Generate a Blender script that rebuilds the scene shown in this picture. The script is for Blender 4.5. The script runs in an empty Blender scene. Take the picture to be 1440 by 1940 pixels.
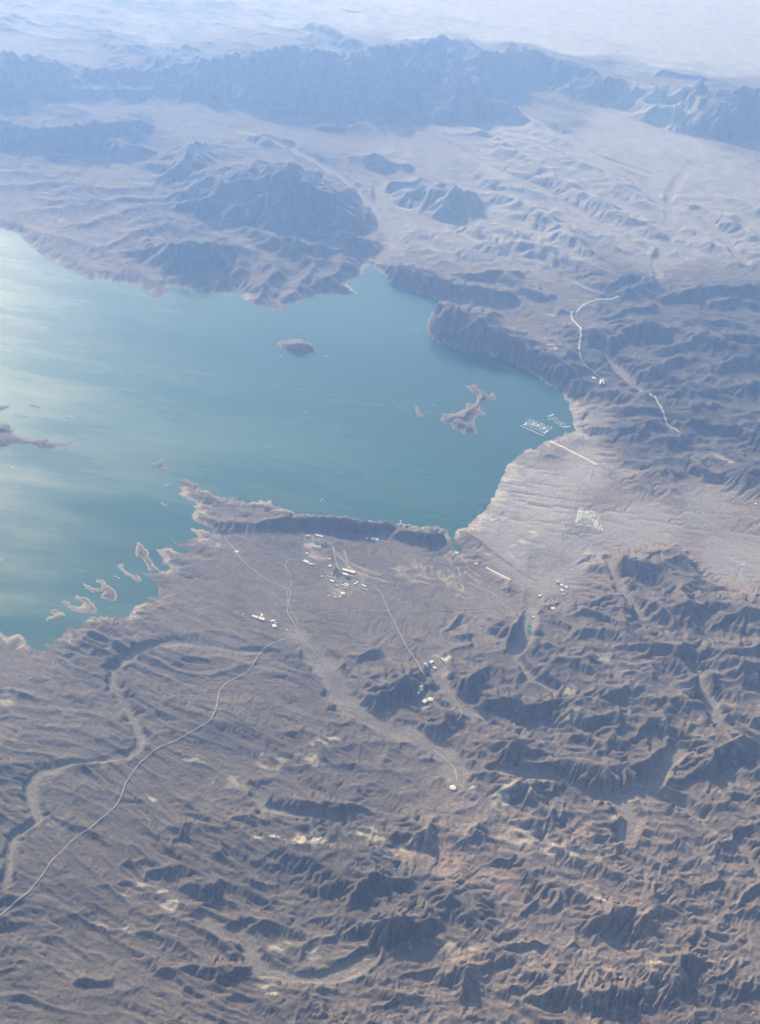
import bpy, bmesh, math, os
import numpy as np
from mathutils import Matrix, Vector

# ----------------------------------------------------------------------------- camera, sky, sun, exposure
PW, PH = 1440.0, 1940.0
FPX = 2990.0                       # focal length in photo pixels (a short telephoto)
CAM_H = 12000.0                    # metres above the lake
DEP = math.radians(32.0)           # depression of the optical axis
ROLL = math.radians(10.0)
SUN_EL = 23.0
SUN_AZ = -26.5                     # degrees clockwise from +Y (negative: left of the view)
DETAIL = float(os.environ.get('TDETAIL', '1.0'))

sc = bpy.context.scene
COL = sc.collection
cam_d = bpy.data.cameras.new('camera')
cam = bpy.data.objects.new('camera', cam_d)
COL.objects.link(cam)
sc.camera = cam
R0 = Vector((1, 0, 0)); U0 = Vector((0, math.sin(DEP), math.cos(DEP))); F0 = Vector((0, math.cos(DEP), -math.sin(DEP)))
camr = R0 * math.cos(ROLL) + U0 * math.sin(ROLL)
camu = -R0 * math.sin(ROLL) + U0 * math.cos(ROLL)
m = Matrix((camr, camu, -F0)).transposed().to_4x4()
m.translation = Vector((0, 0, CAM_H))
cam.matrix_world = m
cam_d.sensor_fit = 'VERTICAL'
cam_d.sensor_height = 36.0
cam_d.lens = 36.0 * FPX / PH
cam_d.clip_start = 10.0
cam_d.clip_end = 900000.0

w = bpy.data.worlds.new('World'); sc.world = w; w.use_nodes = True
nt = w.node_tree; nt.nodes.clear()
sky = nt.nodes.new('ShaderNodeTexSky'); sky.sky_type = 'NISHITA'; sky.sun_disc = False
sky.sun_elevation = math.radians(SUN_EL); sky.sun_rotation = math.radians(SUN_AZ)
sky.altitude = 400; sky.air_density = 1.0; sky.dust_density = 1.0; sky.ozone_density = 1.0
bgn = nt.nodes.new('ShaderNodeBackground'); bgn.inputs['Strength'].default_value = 0.10
wo = nt.nodes.new('ShaderNodeOutputWorld')
nt.links.new(sky.outputs[0], bgn.inputs['Color']); nt.links.new(bgn.outputs[0], wo.inputs['Surface'])

sun_d = bpy.data.lights.new('sun', 'SUN'); sun_d.energy = 4.4; sun_d.angle = math.radians(0.53)
sun_d.color = (1.0, 0.975, 0.95)
sun = bpy.data.objects.new('sun', sun_d); COL.objects.link(sun)
az, el = math.radians(SUN_AZ), math.radians(SUN_EL)
to_sun = Vector((math.sin(az) * math.cos(el), math.cos(az) * math.cos(el), math.sin(el)))
sun.rotation_euler = to_sun.to_track_quat('Z', 'Y').to_euler()
sun.location = (0, 0, 13000)

sc.view_settings.view_transform = 'Standard'
sc.view_settings.look = 'None'
sc.view_settings.exposure = 0.67
sc.view_settings.gamma = 1.0
sc.view_settings.use_curve_mapping = False
sc.render.engine = 'CYCLES'
sc.cycles.max_bounces = 5; sc.cycles.diffuse_bounces = 2; sc.cycles.glossy_bounces = 2
sc.cycles.volume_bounces = 1; sc.cycles.transmission_bounces = 2
sc.cycles.use_denoising = True

HAZE_DENSITY = 1.92e-5
HAZE_COLOR = (0.285, 0.485, 1.0)

# ----------------------------------------------------------------------------- pixel <-> ground helpers
cD, sD, cR, sR = math.cos(DEP), math.sin(DEP), math.cos(ROLL), math.sin(ROLL)
def P(px, py, z=0.0):
    """point of the photograph -> world x, y at height z (arrays or numbers)"""
    a = (np.asarray(px, float) - PW / 2) / FPX; b = (np.asarray(py, float) - PH / 2) / FPX
    r = a * cR + b * sR; d = -a * sR + b * cR
    t = (CAM_H - z) / (sD + d * cD)
    return r * t, (cD - d * sD) * t
def slant(px, py):
    x, y = P(px, py)
    return float(np.sqrt(x * x + y * y + CAM_H ** 2))

# ----------------------------------------------------------------------------- noise
_rng = np.random.RandomState(7)
_perm = np.arange(512); _rng.shuffle(_perm); _perm = np.concatenate([_perm, _perm]).astype(np.int32)
_ga = (_rng.rand(512) * 2 * np.pi).astype(np.float32)
_GX = np.cos(_ga); _GY = np.sin(_ga); _RV = _rng.rand(512, 2).astype(np.float32)
def _h(ix, iy): return _perm[(ix & 511) + 0 * iy] if False else _perm[(_perm[ix & 511] + iy) & 511]
def perlin(x, y, seed=0):
    x = x + seed * 17.37; y = y + seed * 9.71
    x0 = np.floor(x).astype(np.int32); y0 = np.floor(y).astype(np.int32)
    fx = (x - x0).astype(np.float32); fy = (y - y0).astype(np.float32)
    u = fx * fx * fx * (fx * (fx * 6 - 15) + 10); v = fy * fy * fy * (fy * (fy * 6 - 15) + 10)
    def g(i, j):
        h = _h(x0 + i, y0 + j); return _GX[h] * (fx - i) + _GY[h] * (fy - j)
    a = g(0, 0); b = g(1, 0); c = g(0, 1); d = g(1, 1)
    return (a + (b - a) * u + (c - a) * v + (a - b - c + d) * u * v) * 1.5
def _lod(x, wl):
    # leave out waves finer than the grid can carry
    if getattr(x, 'shape', None) == (NV, NU): return sstep(1.6, 3.6, wl / SP)
    return 1.0
def fbm(x, y, wl, oct=4, seed=0, gain=0.5):
    s = 0; a = 1.0
    for k in range(oct):
        s = s + a * perlin(x / wl, y / wl, seed + k) * _lod(x, wl); wl = wl / 2.03; a *= gain
    return s
def ridged(x, y, wl, oct=4, seed=0, gain=0.5):
    s = 0; a = 1.0; wgt = 1.0; tot = 0
    for k in range(oct):
        n = 1 - np.abs(perlin(x / wl, y / wl, seed + k)) * 1.35
        n = np.clip(n, 0, 1) ** 2
        L_ = _lod(x, wl); s = s + a * (n * L_ + 0.35 * (1 - L_)) * wgt; tot += a
        wgt = np.clip(n * 1.6, 0, 1); wl = wl / 2.07; a *= gain
    return s / tot
def sstep(a, b, x):
    t = np.clip((x - a) / (b - a), 0, 1); return t * t * (3 - 2 * t)

# ----------------------------------------------------------------------------- traced layout (photo pixels)
LAKE = [(-420,330),(-60,415),(0,432),(20,436),(45,455),(75,480),(105,498),(140,515),(165,528),(190,530),(215,535),(240,540),(255,540),(275,548),(290,560),(306,563),(314,556),(322,545),(345,545),(365,558),(375,552),(385,553),(405,560),(415,553),(450,555),(462,566),(478,576),(505,580),(520,587),(538,589),(540,580),(552,576),(563,574),(566,568),(585,567),(600,560),(625,555),(650,558),(678,556),(665,545),(660,535),(675,525),(690,520),(692,508),(705,503),(718,510),(735,530),(750,545),(765,550),(785,552),(810,560),(832,567),(830,580),(815,600),(808,620),(812,635),(830,648),(860,658),(890,665),(920,668),(950,678),(975,690),(1000,705),(1025,720),(1045,732),(1065,742),(1075,760),(1083,785),(1085,800),(1092,816),(1075,820),(1058,827),(1040,834),(1030,838),(1015,850),(1000,852),(985,862),(970,875),(958,890),(950,905),(943,920),(938,935),(930,952),(915,970),(900,982),(887,992),(888,999),(876,1002),(868,1002),(862,1012),(860,1020),(866,1031),(876,1037),(872,1046),(864,1042),(857,1032),(853,1018),(848,1005),(840,1000),(825,995),(812,995),(800,998),(790,998),(760,993),(725,990),(690,985),(650,982),(610,978),(580,975),(550,968),(525,962),(515,955),(514,947),(505,952),(492,947),(489,953),(480,950),(470,955),(450,948),(446,941),(430,945),(410,940),(395,932),(378,926),(372,917),(360,912),(350,904),(335,908),(342,915),(352,922),(340,922),(345,931),(331,937),(345,942),(362,950),(372,958),(362,955),(374,966),(362,976),(366,984),(376,991),(390,996),(405,1003),(400,1008),(385,1003),(374,1004),(361,1001),(374,1012),(378,1018),(366,1021),(355,1022),(356,1028),(342,1031),(333,1026),(325,1018),(328,1030),(338,1036),(350,1036),(360,1047),(347,1048),(330,1043),(322,1037),(310,1038),(296,1040),(302,1050),(308,1058),(304,1068),(318,1072),(325,1080),(300,1084),(285,1088),(273,1088),(284,1094),(290,1102),(298,1112),(300,1120),(298,1133),(281,1133),(276,1141),(262,1146),(252,1155),(239,1169),(220,1170),(198,1169),(175,1168),(161,1177),(153,1190),(134,1190),(121,1185),(127,1196),(118,1208),(102,1212),(100,1222),(83,1220),(88,1233),(67,1230),(51,1220),(45,1210),(37,1201),(24,1204),(16,1206),(0,1196),(-100,1215),(-420,1310)]
ISLANDS = [
 ('dark round island with a flat top in the middle of the lake', 55, [(524,647),(542,646),(548,642),(560,643),(575,643),(583,648),(590,652),(600,665),(585,669),(565,672),(545,668),(532,660)]),
 ('forked pale island with many points, largest island before the marina', 45, [(880,730),(893,733),(901,727),(906,736),(914,738),(920,746),(928,750),(932,744),(938,746),(940,757),(925,758),(916,763),(909,766),(908,775),(922,786),(906,787),(901,795),(899,804),(906,823),(893,819),(879,822),(870,814),(859,813),(853,803),(844,802),(834,796),(839,783),(859,785),(872,779),(880,777),(884,764),(892,765),(899,768),(903,759),(903,749),(893,743),(888,735)]),
 ('small narrow island just left of the forked pale island', 16, [(785,768),(791,771),(796,778),(804,788),(792,790),(789,782)]),
 ('long low island with a tapering spit at the left edge', 40, [(-140,800),(-60,808),(0,801),(19,804),(25,820),(40,830),(54,834),(86,831),(96,838),(121,840),(147,833),(129,843),(107,846),(94,853),(72,848),(54,841),(27,840),(11,848),(0,851),(-80,858),(-140,850)]),
 ('dark rock islet at the left edge above the long spit', 10, [(-25,768),(0,769),(20,769),(12,774),(8,778),(0,779),(-20,778)]),
 ('thin dark islet beyond the long low spit', 4, [(58,767),(72,769),(76,772),(66,772)]),
 ('triangular islet off the tip of the long peninsula', 22, [(286,877),(297,875),(305,869),(312,874),(314,883),(328,890),(308,889),(297,884)]),
 ('tiny pale islet with a thin tail below the peninsula tip', 8, [(302,952),(308,948),(313,954),(323,962),(307,958)]),
 ('thin chain islet pointing at the ragged near shore', 8, [(220,1069),(234,1067),(235,1077),(247,1087),(264,1090),(270,1103),(257,1101),(240,1092),(228,1080)]),
 ('pale forked islet with cream beaches, third from the near cove', 12, [(179,1102),(185,1096),(204,1101),(201,1108),(212,1112),(220,1118),(223,1128),(220,1141),(206,1137),(189,1132),(196,1121),(177,1123),(161,1115),(152,1102),(166,1108),(177,1114),(191,1113),(192,1107)]),
 ('pale hooked islet with a cream rim, largest near the cove', 14, [(114,1138),(131,1139),(139,1148),(152,1149),(158,1141),(141,1136),(142,1128),(161,1130),(177,1141),(186,1155),(180,1164),(161,1162),(134,1156),(121,1146)]),
 ('broken pale islet at the mouth of the near cove', 10, [(93,1158),(105,1152),(113,1158),(126,1166),(107,1170),(86,1177),(88,1168),(101,1165)]),
 ('tiny greenish shoal at the left edge', 3, [(-10,1060),(0,1056),(9,1058),(8,1065),(0,1067)]),
 ('elongated islet hugging the ragged peninsula shore', 20, [(261,1026),(272,1034),(284,1047),(281,1054),(290,1062),(292,1071),(302,1077),(304,1083),(293,1082),(283,1082),(275,1068),(267,1058),(256,1055),(254,1045),(258,1034)]),
 ('small round islet against the far side of the long peninsula', 7, [(525,960),(530,958),(534,961),(530,964),(526,963)]),
 ('dark low islet off the headland of the far shore', 10, [(508,584),(520,583),(536,586),(530,590),(516,589)]),
]

def T(ox, oy, s, pts): return [(ox + p[0] / s, oy + p[1] / s, p[2] / s) for p in pts]
RID = []
def rg(back, *lists, o=(0, 0, 1)):
    for l in lists: RID.append((back, T(o[0], o[1], o[2], l)))
# every ridge: crest points (x, y, drop): drop = how tall its near face looks below the crest
A = (720, 1180, 2)
rg(1, [(250,235,20),(300,200,70),(350,185,95),(390,210,70),(430,235,30)],
 [(335,300,10),(400,285,60),(450,290,80),(500,285,90),(560,310,80),(620,305,80),(672,320,20)],
 [(50,378,10),(100,380,20),(150,375,35),(200,385,20)],
 [(175,410,20),(215,380,60),(255,340,70),(300,335,40)],
 [(-80,290,30),(0,275,60),(50,255,60),(95,200,110),(130,215,90),(150,240,30)],
 [(240,115,10),(290,90,30),(335,80,25)], [(300,45,20),(335,43,15)],
 [(470,85,20),(500,40,50),(525,-5,90)],
 [(545,105,20),(580,70,60),(620,75,70),(660,90,40),(690,100,10)],
 [(650,170,20),(700,140,50),(760,150,50),(820,180,30),(860,195,40),(930,195,40),(965,205,15)],
 [(730,60,30),(780,20,50),(820,15,50),(840,40,10)],
 [(920,110,20),(980,80,60),(1040,75,80),(1080,90,80),(1130,100,60),(1170,90,40)],
 [(1050,0,20),(1100,-20,40),(1160,-30,60),(1210,0,60)],
 [(1170,150,10),(1210,180,60),(1240,200,95),(1265,240,60),(1270,290,20)],
 [(1330,255,10),(1380,210,50),(1410,150,100),(1425,170,60)],
 [(850,325,10),(900,290,40),(960,265,40),(1000,240,30),(1025,195,55)],
 [(980,305,30),(1060,290,50),(1130,280,50),(1190,300,40),(1240,320,30),(1290,335,15)],
 [(745,365,20),(780,340,85),(830,350,85),(900,350,75),(965,360,20)],
 [(670,465,10),(720,430,50),(780,430,40),(830,445,10)],
 [(900,475,15),(960,440,60),(1000,400,70),(1040,355,90),(1055,390,20)],
 [(850,525,20),(900,480,40),(950,470,40)],
 [(985,560,40),(1010,520,90),(1060,500,105),(1072,530,20)],
 [(1090,520,20),(1120,490,40),(1140,490,20)],
 [(1210,560,60),(1260,490,90),(1310,445,110),(1370,435,100),(1412,440,20)],
 [(1030,645,20),(1080,600,60),(1130,590,60),(1190,570,60),(1240,580,10)],
 [(340,600,10),(380,565,50),(420,560,50),(450,580,20)],
 [(340,530,10),(390,495,40),(415,500,30)],
 [(430,540,20),(480,510,50),(540,450,110),(580,470,90),(590,520,20)],
 [(545,645,30),(580,608,95),(620,603,95),(635,640,50),(690,650,15)],
 [(262,560,40),(285,575,45)], [(0,515,10),(30,505,25),(60,515,10)],
 [(80,460,10),(130,450,30),(170,470,15)], [(210,510,30),(232,490,60)],
 [(600,230,20),(640,225,50),(680,240,40)], [(780,285,10),(830,265,30),(860,280,15)],
 [(1280,350,30),(1300,345,50),(1325,370,15)], [(1270,400,20),(1300,395,35),(1340,410,15)],
 [(1370,370,20),(1400,350,50),(1440,345,50),(1500,355,30)],
 [(1270,700,10),(1320,660,50),(1370,650,50),(1400,660,15)],
 [(1290,290,15),(1340,280,30),(1390,275,30),(1440,290,10)],
 [(1180,85,10),(1210,80,25),(1240,85,15)], [(1160,140,10),(1230,128,30),(1300,150,15)],
 [(1400,120,20),(1440,95,40),(1500,90,40)], [(1390,600,10),(1440,560,60),(1500,550,60)],
 [(600,560,10),(640,545,25),(680,560,20)], [(700,560,15),(760,500,40),(810,500,50),(830,520,15)],
 [(360,400,10),(420,380,20),(500,400,25),(560,400,20)], [(560,250,10),(600,180,20),(640,170,25)],
 [(1080,430,10),(1150,415,25),(1240,420,20)], [(870,100,20),(900,140,30),(905,170,15)], o=A)
A = (720, 1500, 2)
rg(1, [(720,112,10),(770,85,40),(830,80,40),(865,95,10)], [(530,140,10),(580,100,60),(620,110,40)],
 [(658,130,30),(690,105,75),(722,130,30)],
 [(970,60,20),(1010,65,40),(1060,65,40),(1110,60,40),(1150,90,40),(1165,110,10)],
 [(770,185,10),(800,165,60),(850,163,62),(892,185,15)], [(805,258,10),(850,225,35),(918,203,20)],
 [(40,190,10),(90,150,60),(140,130,90),(190,140,90),(230,190,30),(245,210,10)],
 [(250,200,20),(300,165,60),(350,155,60),(420,155,60),(470,180,15)],
 [(545,312,10),(590,290,50),(650,300,40),(700,320,25),(760,315,25)],
 [(400,290,10),(450,255,40),(500,240,50),(540,255,20)], [(240,300,10),(300,275,45),(345,285,25)],
 [(870,345,10),(885,303,50),(912,303,35)],
 [(812,540,20),(840,470,80),(900,438,115),(960,438,90),(985,460,20)],
 [(520,470,20),(580,420,50),(640,440,30),(680,393,65),(712,410,40)],
 [(0,520,60),(40,480,130),(80,460,150),(120,490,120),(150,550,60),(205,560,40)],
 [(180,450,20),(240,420,70),(280,400,90),(330,430,80),(370,470,30)],
 [(655,600,20),(700,580,50),(740,570,50),(755,590,20)], [(470,615,20),(520,590,50),(590,580,50),(650,590,20)],
 [(1060,620,10),(1110,590,40),(1160,575,50),(1220,585,50),(1250,610,15)],
 [(1080,705,30),(1120,650,120),(1180,640,110),(1250,650,80),(1310,670,40),(1345,690,15)],
 [(1190,380,20),(1240,340,40),(1290,325,60),(1310,350,20)], [(1340,320,20),(1390,290,40),(1440,275,50),(1500,270,50)],
 [(1195,240,10),(1250,215,30),(1310,195,50),(1345,215,20)],
 [(30,700,20),(100,680,50),(170,660,50),(230,670,40)], [(290,745,60),(330,690,100),(400,660,60),(460,660,10)],
 [(490,800,10),(520,740,60),(545,750,30)], [(540,800,10),(620,760,80),(680,740,100),(740,733,100),(762,760,60)],
 [(850,790,50),(870,730,60),(890,750,40)], [(900,825,20),(960,770,60),(1010,770,60)],
 [(-60,830,30),(0,810,40),(60,790,60),(100,800,40)], [(440,545,15),(490,530,25),(540,530,20)],
 [(940,600,10),(1000,560,30),(1080,555,30)], [(1220,545,20),(1260,515,50),(1320,540,40),(1350,560,20)],
 [(1360,760,30),(1400,740,60),(1460,720,60)], [(1370,420,30),(1400,340,50),(1460,330,60)],
 [(1040,300,10),(1090,290,20),(1150,295,15)], [(1060,350,10),(1120,355,18),(1180,350,12)],
 [(1190,290,10),(1240,280,22),(1290,290,14)], [(1260,60,20),(1320,20,45),(1380,10,50)],
 [(1340,160,20),(1400,130,50),(1460,120,50)], [(1040,240,10),(1060,220,20),(1080,225,15)],
 [(1180,120,15),(1210,110,25),(1225,130,10)], [(1180,90,10),(1195,78,35),(1215,90,20)],
 [(570,210,10),(620,205,25),(680,215,40),(740,225,20)], [(350,560,10),(390,520,25),(410,530,15)], 
 [(1190,460,15),(1250,440,30),(1290,430,20)], [(1330,470,20),(1380,450,40),(1440,440,40)], o=A)
A = (0, 1500, 2)
rg(1, [(740,135,15),(790,120,45),(860,130,30),(900,100,60),(950,93,68),(1010,100,55),(1062,105,20)],
 [(658,205,20),(690,135,75),(712,150,50)], [(1050,10,20),(1100,30,45),(1190,40,50),(1270,45,50),(1340,55,50),(1420,90,30)],
 [(1150,185,10),(1200,165,30),(1230,180,10)], [(870,212,5),(900,195,25),(930,215,5)],
 [(455,285,15),(500,265,25),(550,270,15)], [(500,332,10),(570,300,50),(640,285,60),(700,280,50),(740,300,20)],
 [(700,400,20),(760,345,80),(820,350,80),(870,380,30)], [(880,370,10),(950,345,40),(1020,350,40),(1070,360,20)],
 [(820,520,10),(900,490,40),(960,470,60),(1000,500,80),(1070,510,60),(1150,545,20)],
 [(540,712,10),(600,690,30),(700,670,60),(760,660,80),(850,680,80),(950,668,80),(990,680,65),(1010,700,55),(1085,725,30)],
 [(1130,747,10),(1180,735,30),(1262,745,10)], [(1108,632,10),(1150,585,40),(1220,560,35),(1290,550,30)],
 [(1310,485,30),(1350,420,70),(1380,330,110),(1420,300,130),(1460,330,130)],
 [(280,742,10),(330,710,50),(400,700,50),(450,720,20)], [(340,527,10),(400,520,35),(450,530,20)],
 [(470,547,10),(540,530,30),(620,520,20)], [(580,602,10),(630,585,30),(680,595,15)],
 [(160,582,10),(220,565,30),(280,575,20)], [(300,622,10),(370,625,25),(440,650,15)],
 [(150,660,10),(200,645,25),(240,680,20)], [(910,27,10),(940,15,35),(970,30,20)],
 [(130,440,5),(200,400,15),(270,375,15),(340,350,15)], [(1040,640,20),(1080,635,30),(1110,655,10)],
 [(590,460,20),(630,450,20)], [(700,72,10),(750,30,30),(770,35,15)],
 [(150,110,10),(200,85,40),(260,110,50),(330,150,40),(400,180,35),(460,210,20)],
 [(360,372,10),(420,350,30),(490,335,30)], [(250,480,30),(330,450,30),(400,460,30)],
 [(960,290,10),(1040,250,30),(1080,240,25)], [(1100,310,10),(1180,290,30),(1260,260,40),(1310,255,40)],
 [(750,240,10),(820,230,35),(860,240,20)], [(830,600,10),(880,580,25),(920,590,20)],
 [(600,560,10),(700,550,20),(800,560,20)], [(0,620,10),(80,640,15),(150,690,15)],
 [(360,770,10),(450,740,30),(520,730,25),(560,740,10)], [(680,800,10),(780,780,40),(860,800,50)],
 [(1080,790,20),(1160,780,30),(1240,790,20)], [(200,700,10),(260,690,20),(300,700,12)],
 [(1130,500,10),(1200,480,30),(1260,480,20)], [(1020,420,10),(1080,400,25),(1180,410,20),(1280,420,20)],
 [(0,560,10),(60,580,15),(110,610,10)], o=A)
A = (0, 1180, 2)
rg(1, [(1235,332,10),(1260,305,28),(1287,320,15)], [(1320,132,10),(1370,120,40),(1420,95,40)],
 [(1350,282,20),(1400,285,40),(1460,290,40)], [(1088,362,10),(1120,340,30),(1152,355,15)],
 [(1058,442,10),(1110,413,50),(1125,430,10)], [(1038,557,10),(1090,535,30),(1150,520,40),(1177,550,15)],
 [(640,275,10),(700,285,30),(760,295,25),(820,300,18),(900,320,18),(1000,300,18),(1060,310,18)],
 [(780,222,10),(850,180,25),(900,165,25),(950,155,30)], [(570,342,10),(620,310,20),(652,310,20)],
 [(-60,240,20),(0,245,20),(60,255,30),(120,275,30),(180,300,20)], [(80,202,10),(120,195,25),(180,215,10)],
 [(-60,360,20),(0,365,20),(60,355,25),(100,365,10)], [(60,397,15),(130,395,25),(200,400,20)],
 [(90,130,12),(150,150,14),(210,180,14)], [(350,385,5),(430,370,15),(500,375,10)],
 [(190,547,10),(270,535,28),(350,535,28),(430,525,22),(540,510,10)], [(-20,640,15),(50,670,30),(100,690,20)],
 [(440,680,10),(470,665,30),(540,680,30)], [(260,600,10),(300,605,15),(400,640,18),(470,660,10)],
 [(900,612,10),(960,590,30),(1060,600,20)], [(780,700,10),(850,660,22),(880,670,12)],
 [(1270,180,20),(1310,160,30),(1340,170,10)], [(960,120,10),(1030,100,12),(1100,130,10)],
 [(440,60,6),(560,80,12),(680,110,12)], [(700,30,8),(800,30,14),(900,50,12)], [(200,60,10),(300,100,12),(400,120,10)],
 [(200,230,8),(300,290,14),(400,340,12)], [(140,300,8),(250,350,16),(360,380,12)], [(220,460,6),(330,490,14),(430,500,8)],
 [(700,230,6),(760,240,14),(830,250,8)], [(860,480,6),(940,490,18),(1010,500,14)], [(560,560,8),(640,600,18),(740,600,16)],
 [(1180,360,10),(1250,390,30),(1300,380,30),(1330,400,10)], [(980,440,8),(1060,470,14),(1160,480,10)],
 [(700,540,8),(800,560,12),(900,540,12)], [(1270,560,10),(1340,540,20),(1400,560,14)], o=A)
A = (960, 480, 3)
rg(1, [(405,460,40),(480,408,110),(540,418,130),(600,450,120),(650,480,40)],
 [(650,440,60),(720,390,100),(800,368,130),(880,390,110),(950,430,60)],
 [(740,690,40),(840,620,90),(900,600,110),(980,590,80),(1050,640,30)],
 [(880,880,20),(910,800,70),(940,765,90),(990,765,70),(1030,800,30)],
 [(560,180,40),(620,150,65),(690,180,30)], [(180,650,40),(260,640,90),(330,650,100),(362,690,40)],
 [(350,765,40),(420,720,70),(442,750,40)],
 [(480,810,20),(560,780,60),(640,800,50),(700,790,40),(760,785,80),(830,830,60),(885,880,40)],
 [(480,885,20),(600,880,40),(700,870,60),(780,890,60),(860,920,50)],
 [(740,1055,40),(800,980,100),(880,965,110),(920,1000,40)], [(930,1110,50),(965,1040,110),(1010,1040,110),(1065,1100,60)],
 [(1095,1190,40),(1130,1170,90),(1160,1200,95),(1200,1260,40)], [(850,1262,20),(900,1235,45),(960,1250,40),(1000,1280,20)],
 [(900,230,60),(1000,200,70),(1100,190,70),(1200,200,70),(1300,170,90),(1440,150,110),(1520,150,110)],
 [(950,510,90),(1040,470,70),(1100,510,70),(1200,480,80),(1300,450,70),(1440,430,80),(1520,420,80)],
 [(1080,650,50),(1200,620,80),(1300,600,80),(1440,620,80),(1520,620,80)],
 [(1040,910,40),(1100,860,90),(1160,850,70),(1200,880,30)], [(1250,770,40),(1330,740,70),(1440,730,80),(1520,730,80)],
 [(1260,920,40),(1330,890,60),(1440,880,70),(1520,880,70)], [(1200,1010,30),(1340,980,60),(1440,1000,60),(1520,1000,50)],
 [(640,110,10),(740,115,25),(820,125,15)], [(560,350,30),(640,330,50),(740,300,60),(860,280,60)],
 [(1000,300,30),(1100,320,60),(1180,370,60)], [(1320,1260,10),(1390,1230,60),(1440,1220,80),(1520,1220,80)],
 [(1330,1040,20),(1400,1060,50),(1480,1060,50)], [(400,1000,10),(540,1010,25),(570,1025,15)],
 [(730,1140,10),(765,1120,30),(785,1135,15)], [(590,1010,15),(660,1000,40),(700,1030,40)], [(660,620,20),(700,690,50),(712,740,30)],
 [(620,1240,6),(660,1235,15),(690,1245,8)], [(440,1240,6),(470,1232,14),(490,1240,8)], [(440,1275,6),(460,1268,14),(478,1276,8)],
 [(170,1130,6),(220,1120,22),(300,1150,14)], [(250,330,20),(320,300,40),(360,320,20)], [(560,640,10),(620,610,30),(700,600,40)],
 [(1140,1120,20),(1240,1100,40),(1320,1130,20)], [(1100,740,20),(1180,700,50),(1240,700,50)], [(1060,300,20),(1200,260,60),(1320,260,60),(1440,280,60)], o=A)
rg(1, [(728,520,12),(742,500,20),(760,502,35),(800,508,38),(850,525,38),(900,540,36),(950,552,28)],
 [(822,612,20),(845,572,55),(880,580,75),(920,600,72),(970,625,58),(1010,650,45),(1050,680,36),(1085,700,28)],
 [(960,512,25),(1000,535,30),(1040,550,20)], [(860,515,12),(920,512,20),(970,505,20)], [(1030,655,15),(1070,665,25),(1100,690,15)],
 # the long peninsula
 [(395,978,6),(405,980,10),(429,984,20),(452,984,24),(488,983,27),(523,981,30),(559,977,32),(578,979,30),(594,982,30),(621,982,32),(655,980,36),(690,985,32),(720,987,30),(753,994,18)],
 [(756,1012,8),(775,1001,28),(800,1004,30),(822,1003,22),(846,1016,8)],
 [(350,908,5),(372,924,7),(395,940,8),(420,950,9),(450,960,9),(480,960,10),(510,962,8)],
 [(566,650,10),(552,652,6)], [(545,652,8),(560,647,18),(576,647,19),(588,655,8)],
 [(855,790,4),(876,784,8),(890,770,6)], [(868,800,6),(880,806,8),(888,812,6)], [(908,742,6),(914,752,8)], [(0,808,10),(-40,806,14)],
 [(262,1035,6),(270,1048,8),(285,1068,5)])
# far country
rg(1, [(-40,90,90),(0,93,90),(60,101,80),(110,118,60),(160,130,45),(215,124,60),(260,127,50),(300,127,50),(340,106,70),(380,98,80),(420,101,80),(470,101,90),(520,93,100),(560,88,100),(590,80,115),(640,90,110),(700,93,110),(760,90,100),(810,83,100),(850,64,70),(900,82,70),(930,93,70),(960,86,70),(1005,88,60),(1060,111,55),(1130,131,55),(1180,151,50),(1240,162,50),(1300,163,60),(1350,153,75),(1400,163,85),(1480,168,85)],
 [(560,46,12),(600,37,30),(650,60,28),(690,85,20)], [(560,160,20),(640,150,50),(720,150,60),(800,130,70),(880,160,70),(960,192,40),(1025,228,12)],
 [(740,210,10),(800,205,25),(860,220,22),(900,235,10)], [(420,190,10),(500,160,40),(560,170,35),(600,190,20)],
 [(60,150,20),(150,160,30),(250,165,30),(350,160,30),(420,165,25)],
 [(1180,185,15),(1240,190,40),(1300,200,45),(1360,205,50),(1440,200,60)], [(1000,130,15),(1060,150,25),(1130,170,25)],
 [(-40,225,45),(0,222,50),(60,228,55),(120,235,50),(180,230,60),(250,226,40),(292,235,20)], [(180,270,20),(230,262,40),(280,275,20)],
 [(430,400,30),(465,388,42),(500,368,60),(512,315,95),(550,300,125),(585,333,100),(620,362,80),(675,412,30)],
 [(305,328,20),(345,290,48),(370,271,42),(420,272,12),(470,286,8)], [(355,385,20),(390,368,45),(435,383,30)],
 [(306,465,20),(350,448,60),(410,452,55),(445,472,20)], [(230,497,6),(270,488,14),(310,482,8)],
 [(478,258,8),(505,249,28),(545,262,16)], [(680,282,15),(710,280,40),(760,300,20)], [(505,215,8),(540,203,22),(600,218,8)],
 [(730,345,20),(800,335,40),(860,345,60),(882,380,30)], [(580,190,10),(640,235,18),(700,240,12)],
 [(850,250,10),(905,240,25),(960,262,20),(1020,300,16),(1080,330,16)], [(590,410,20),(640,430,40),(680,450,30)], [(470,430,20),(540,440,40),(600,450,40),(650,470,20)],
 [(-20,20,10),(40,33,13),(80,46,10),(120,58,6)], [(160,15,6),(190,17,13),(212,24,4)], [(208,82,4),(230,76,14),(252,90,4)],
 [(460,63,5),(490,59,12),(520,69,5)], [(300,90,3),(322,87,7),(340,92,3)], [(380,18,3),(400,15,6),(420,22,3)], [(540,20,3),(580,15,6),(620,22,4)],
 [(1098,103,4),(1130,107,9),(1158,118,4)], [(1225,135,8),(1250,129,16),(1300,137,18),(1345,145,12),(1400,162,10)],
 [(80,95,4),(120,90,8),(150,96,4)], [(0,8,4),(40,5,8),(80,10,5)],
 [(360,45,3),(400,40,8),(450,50,4)], [(620,10,3),(660,20,6),(700,24,3)])
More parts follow.
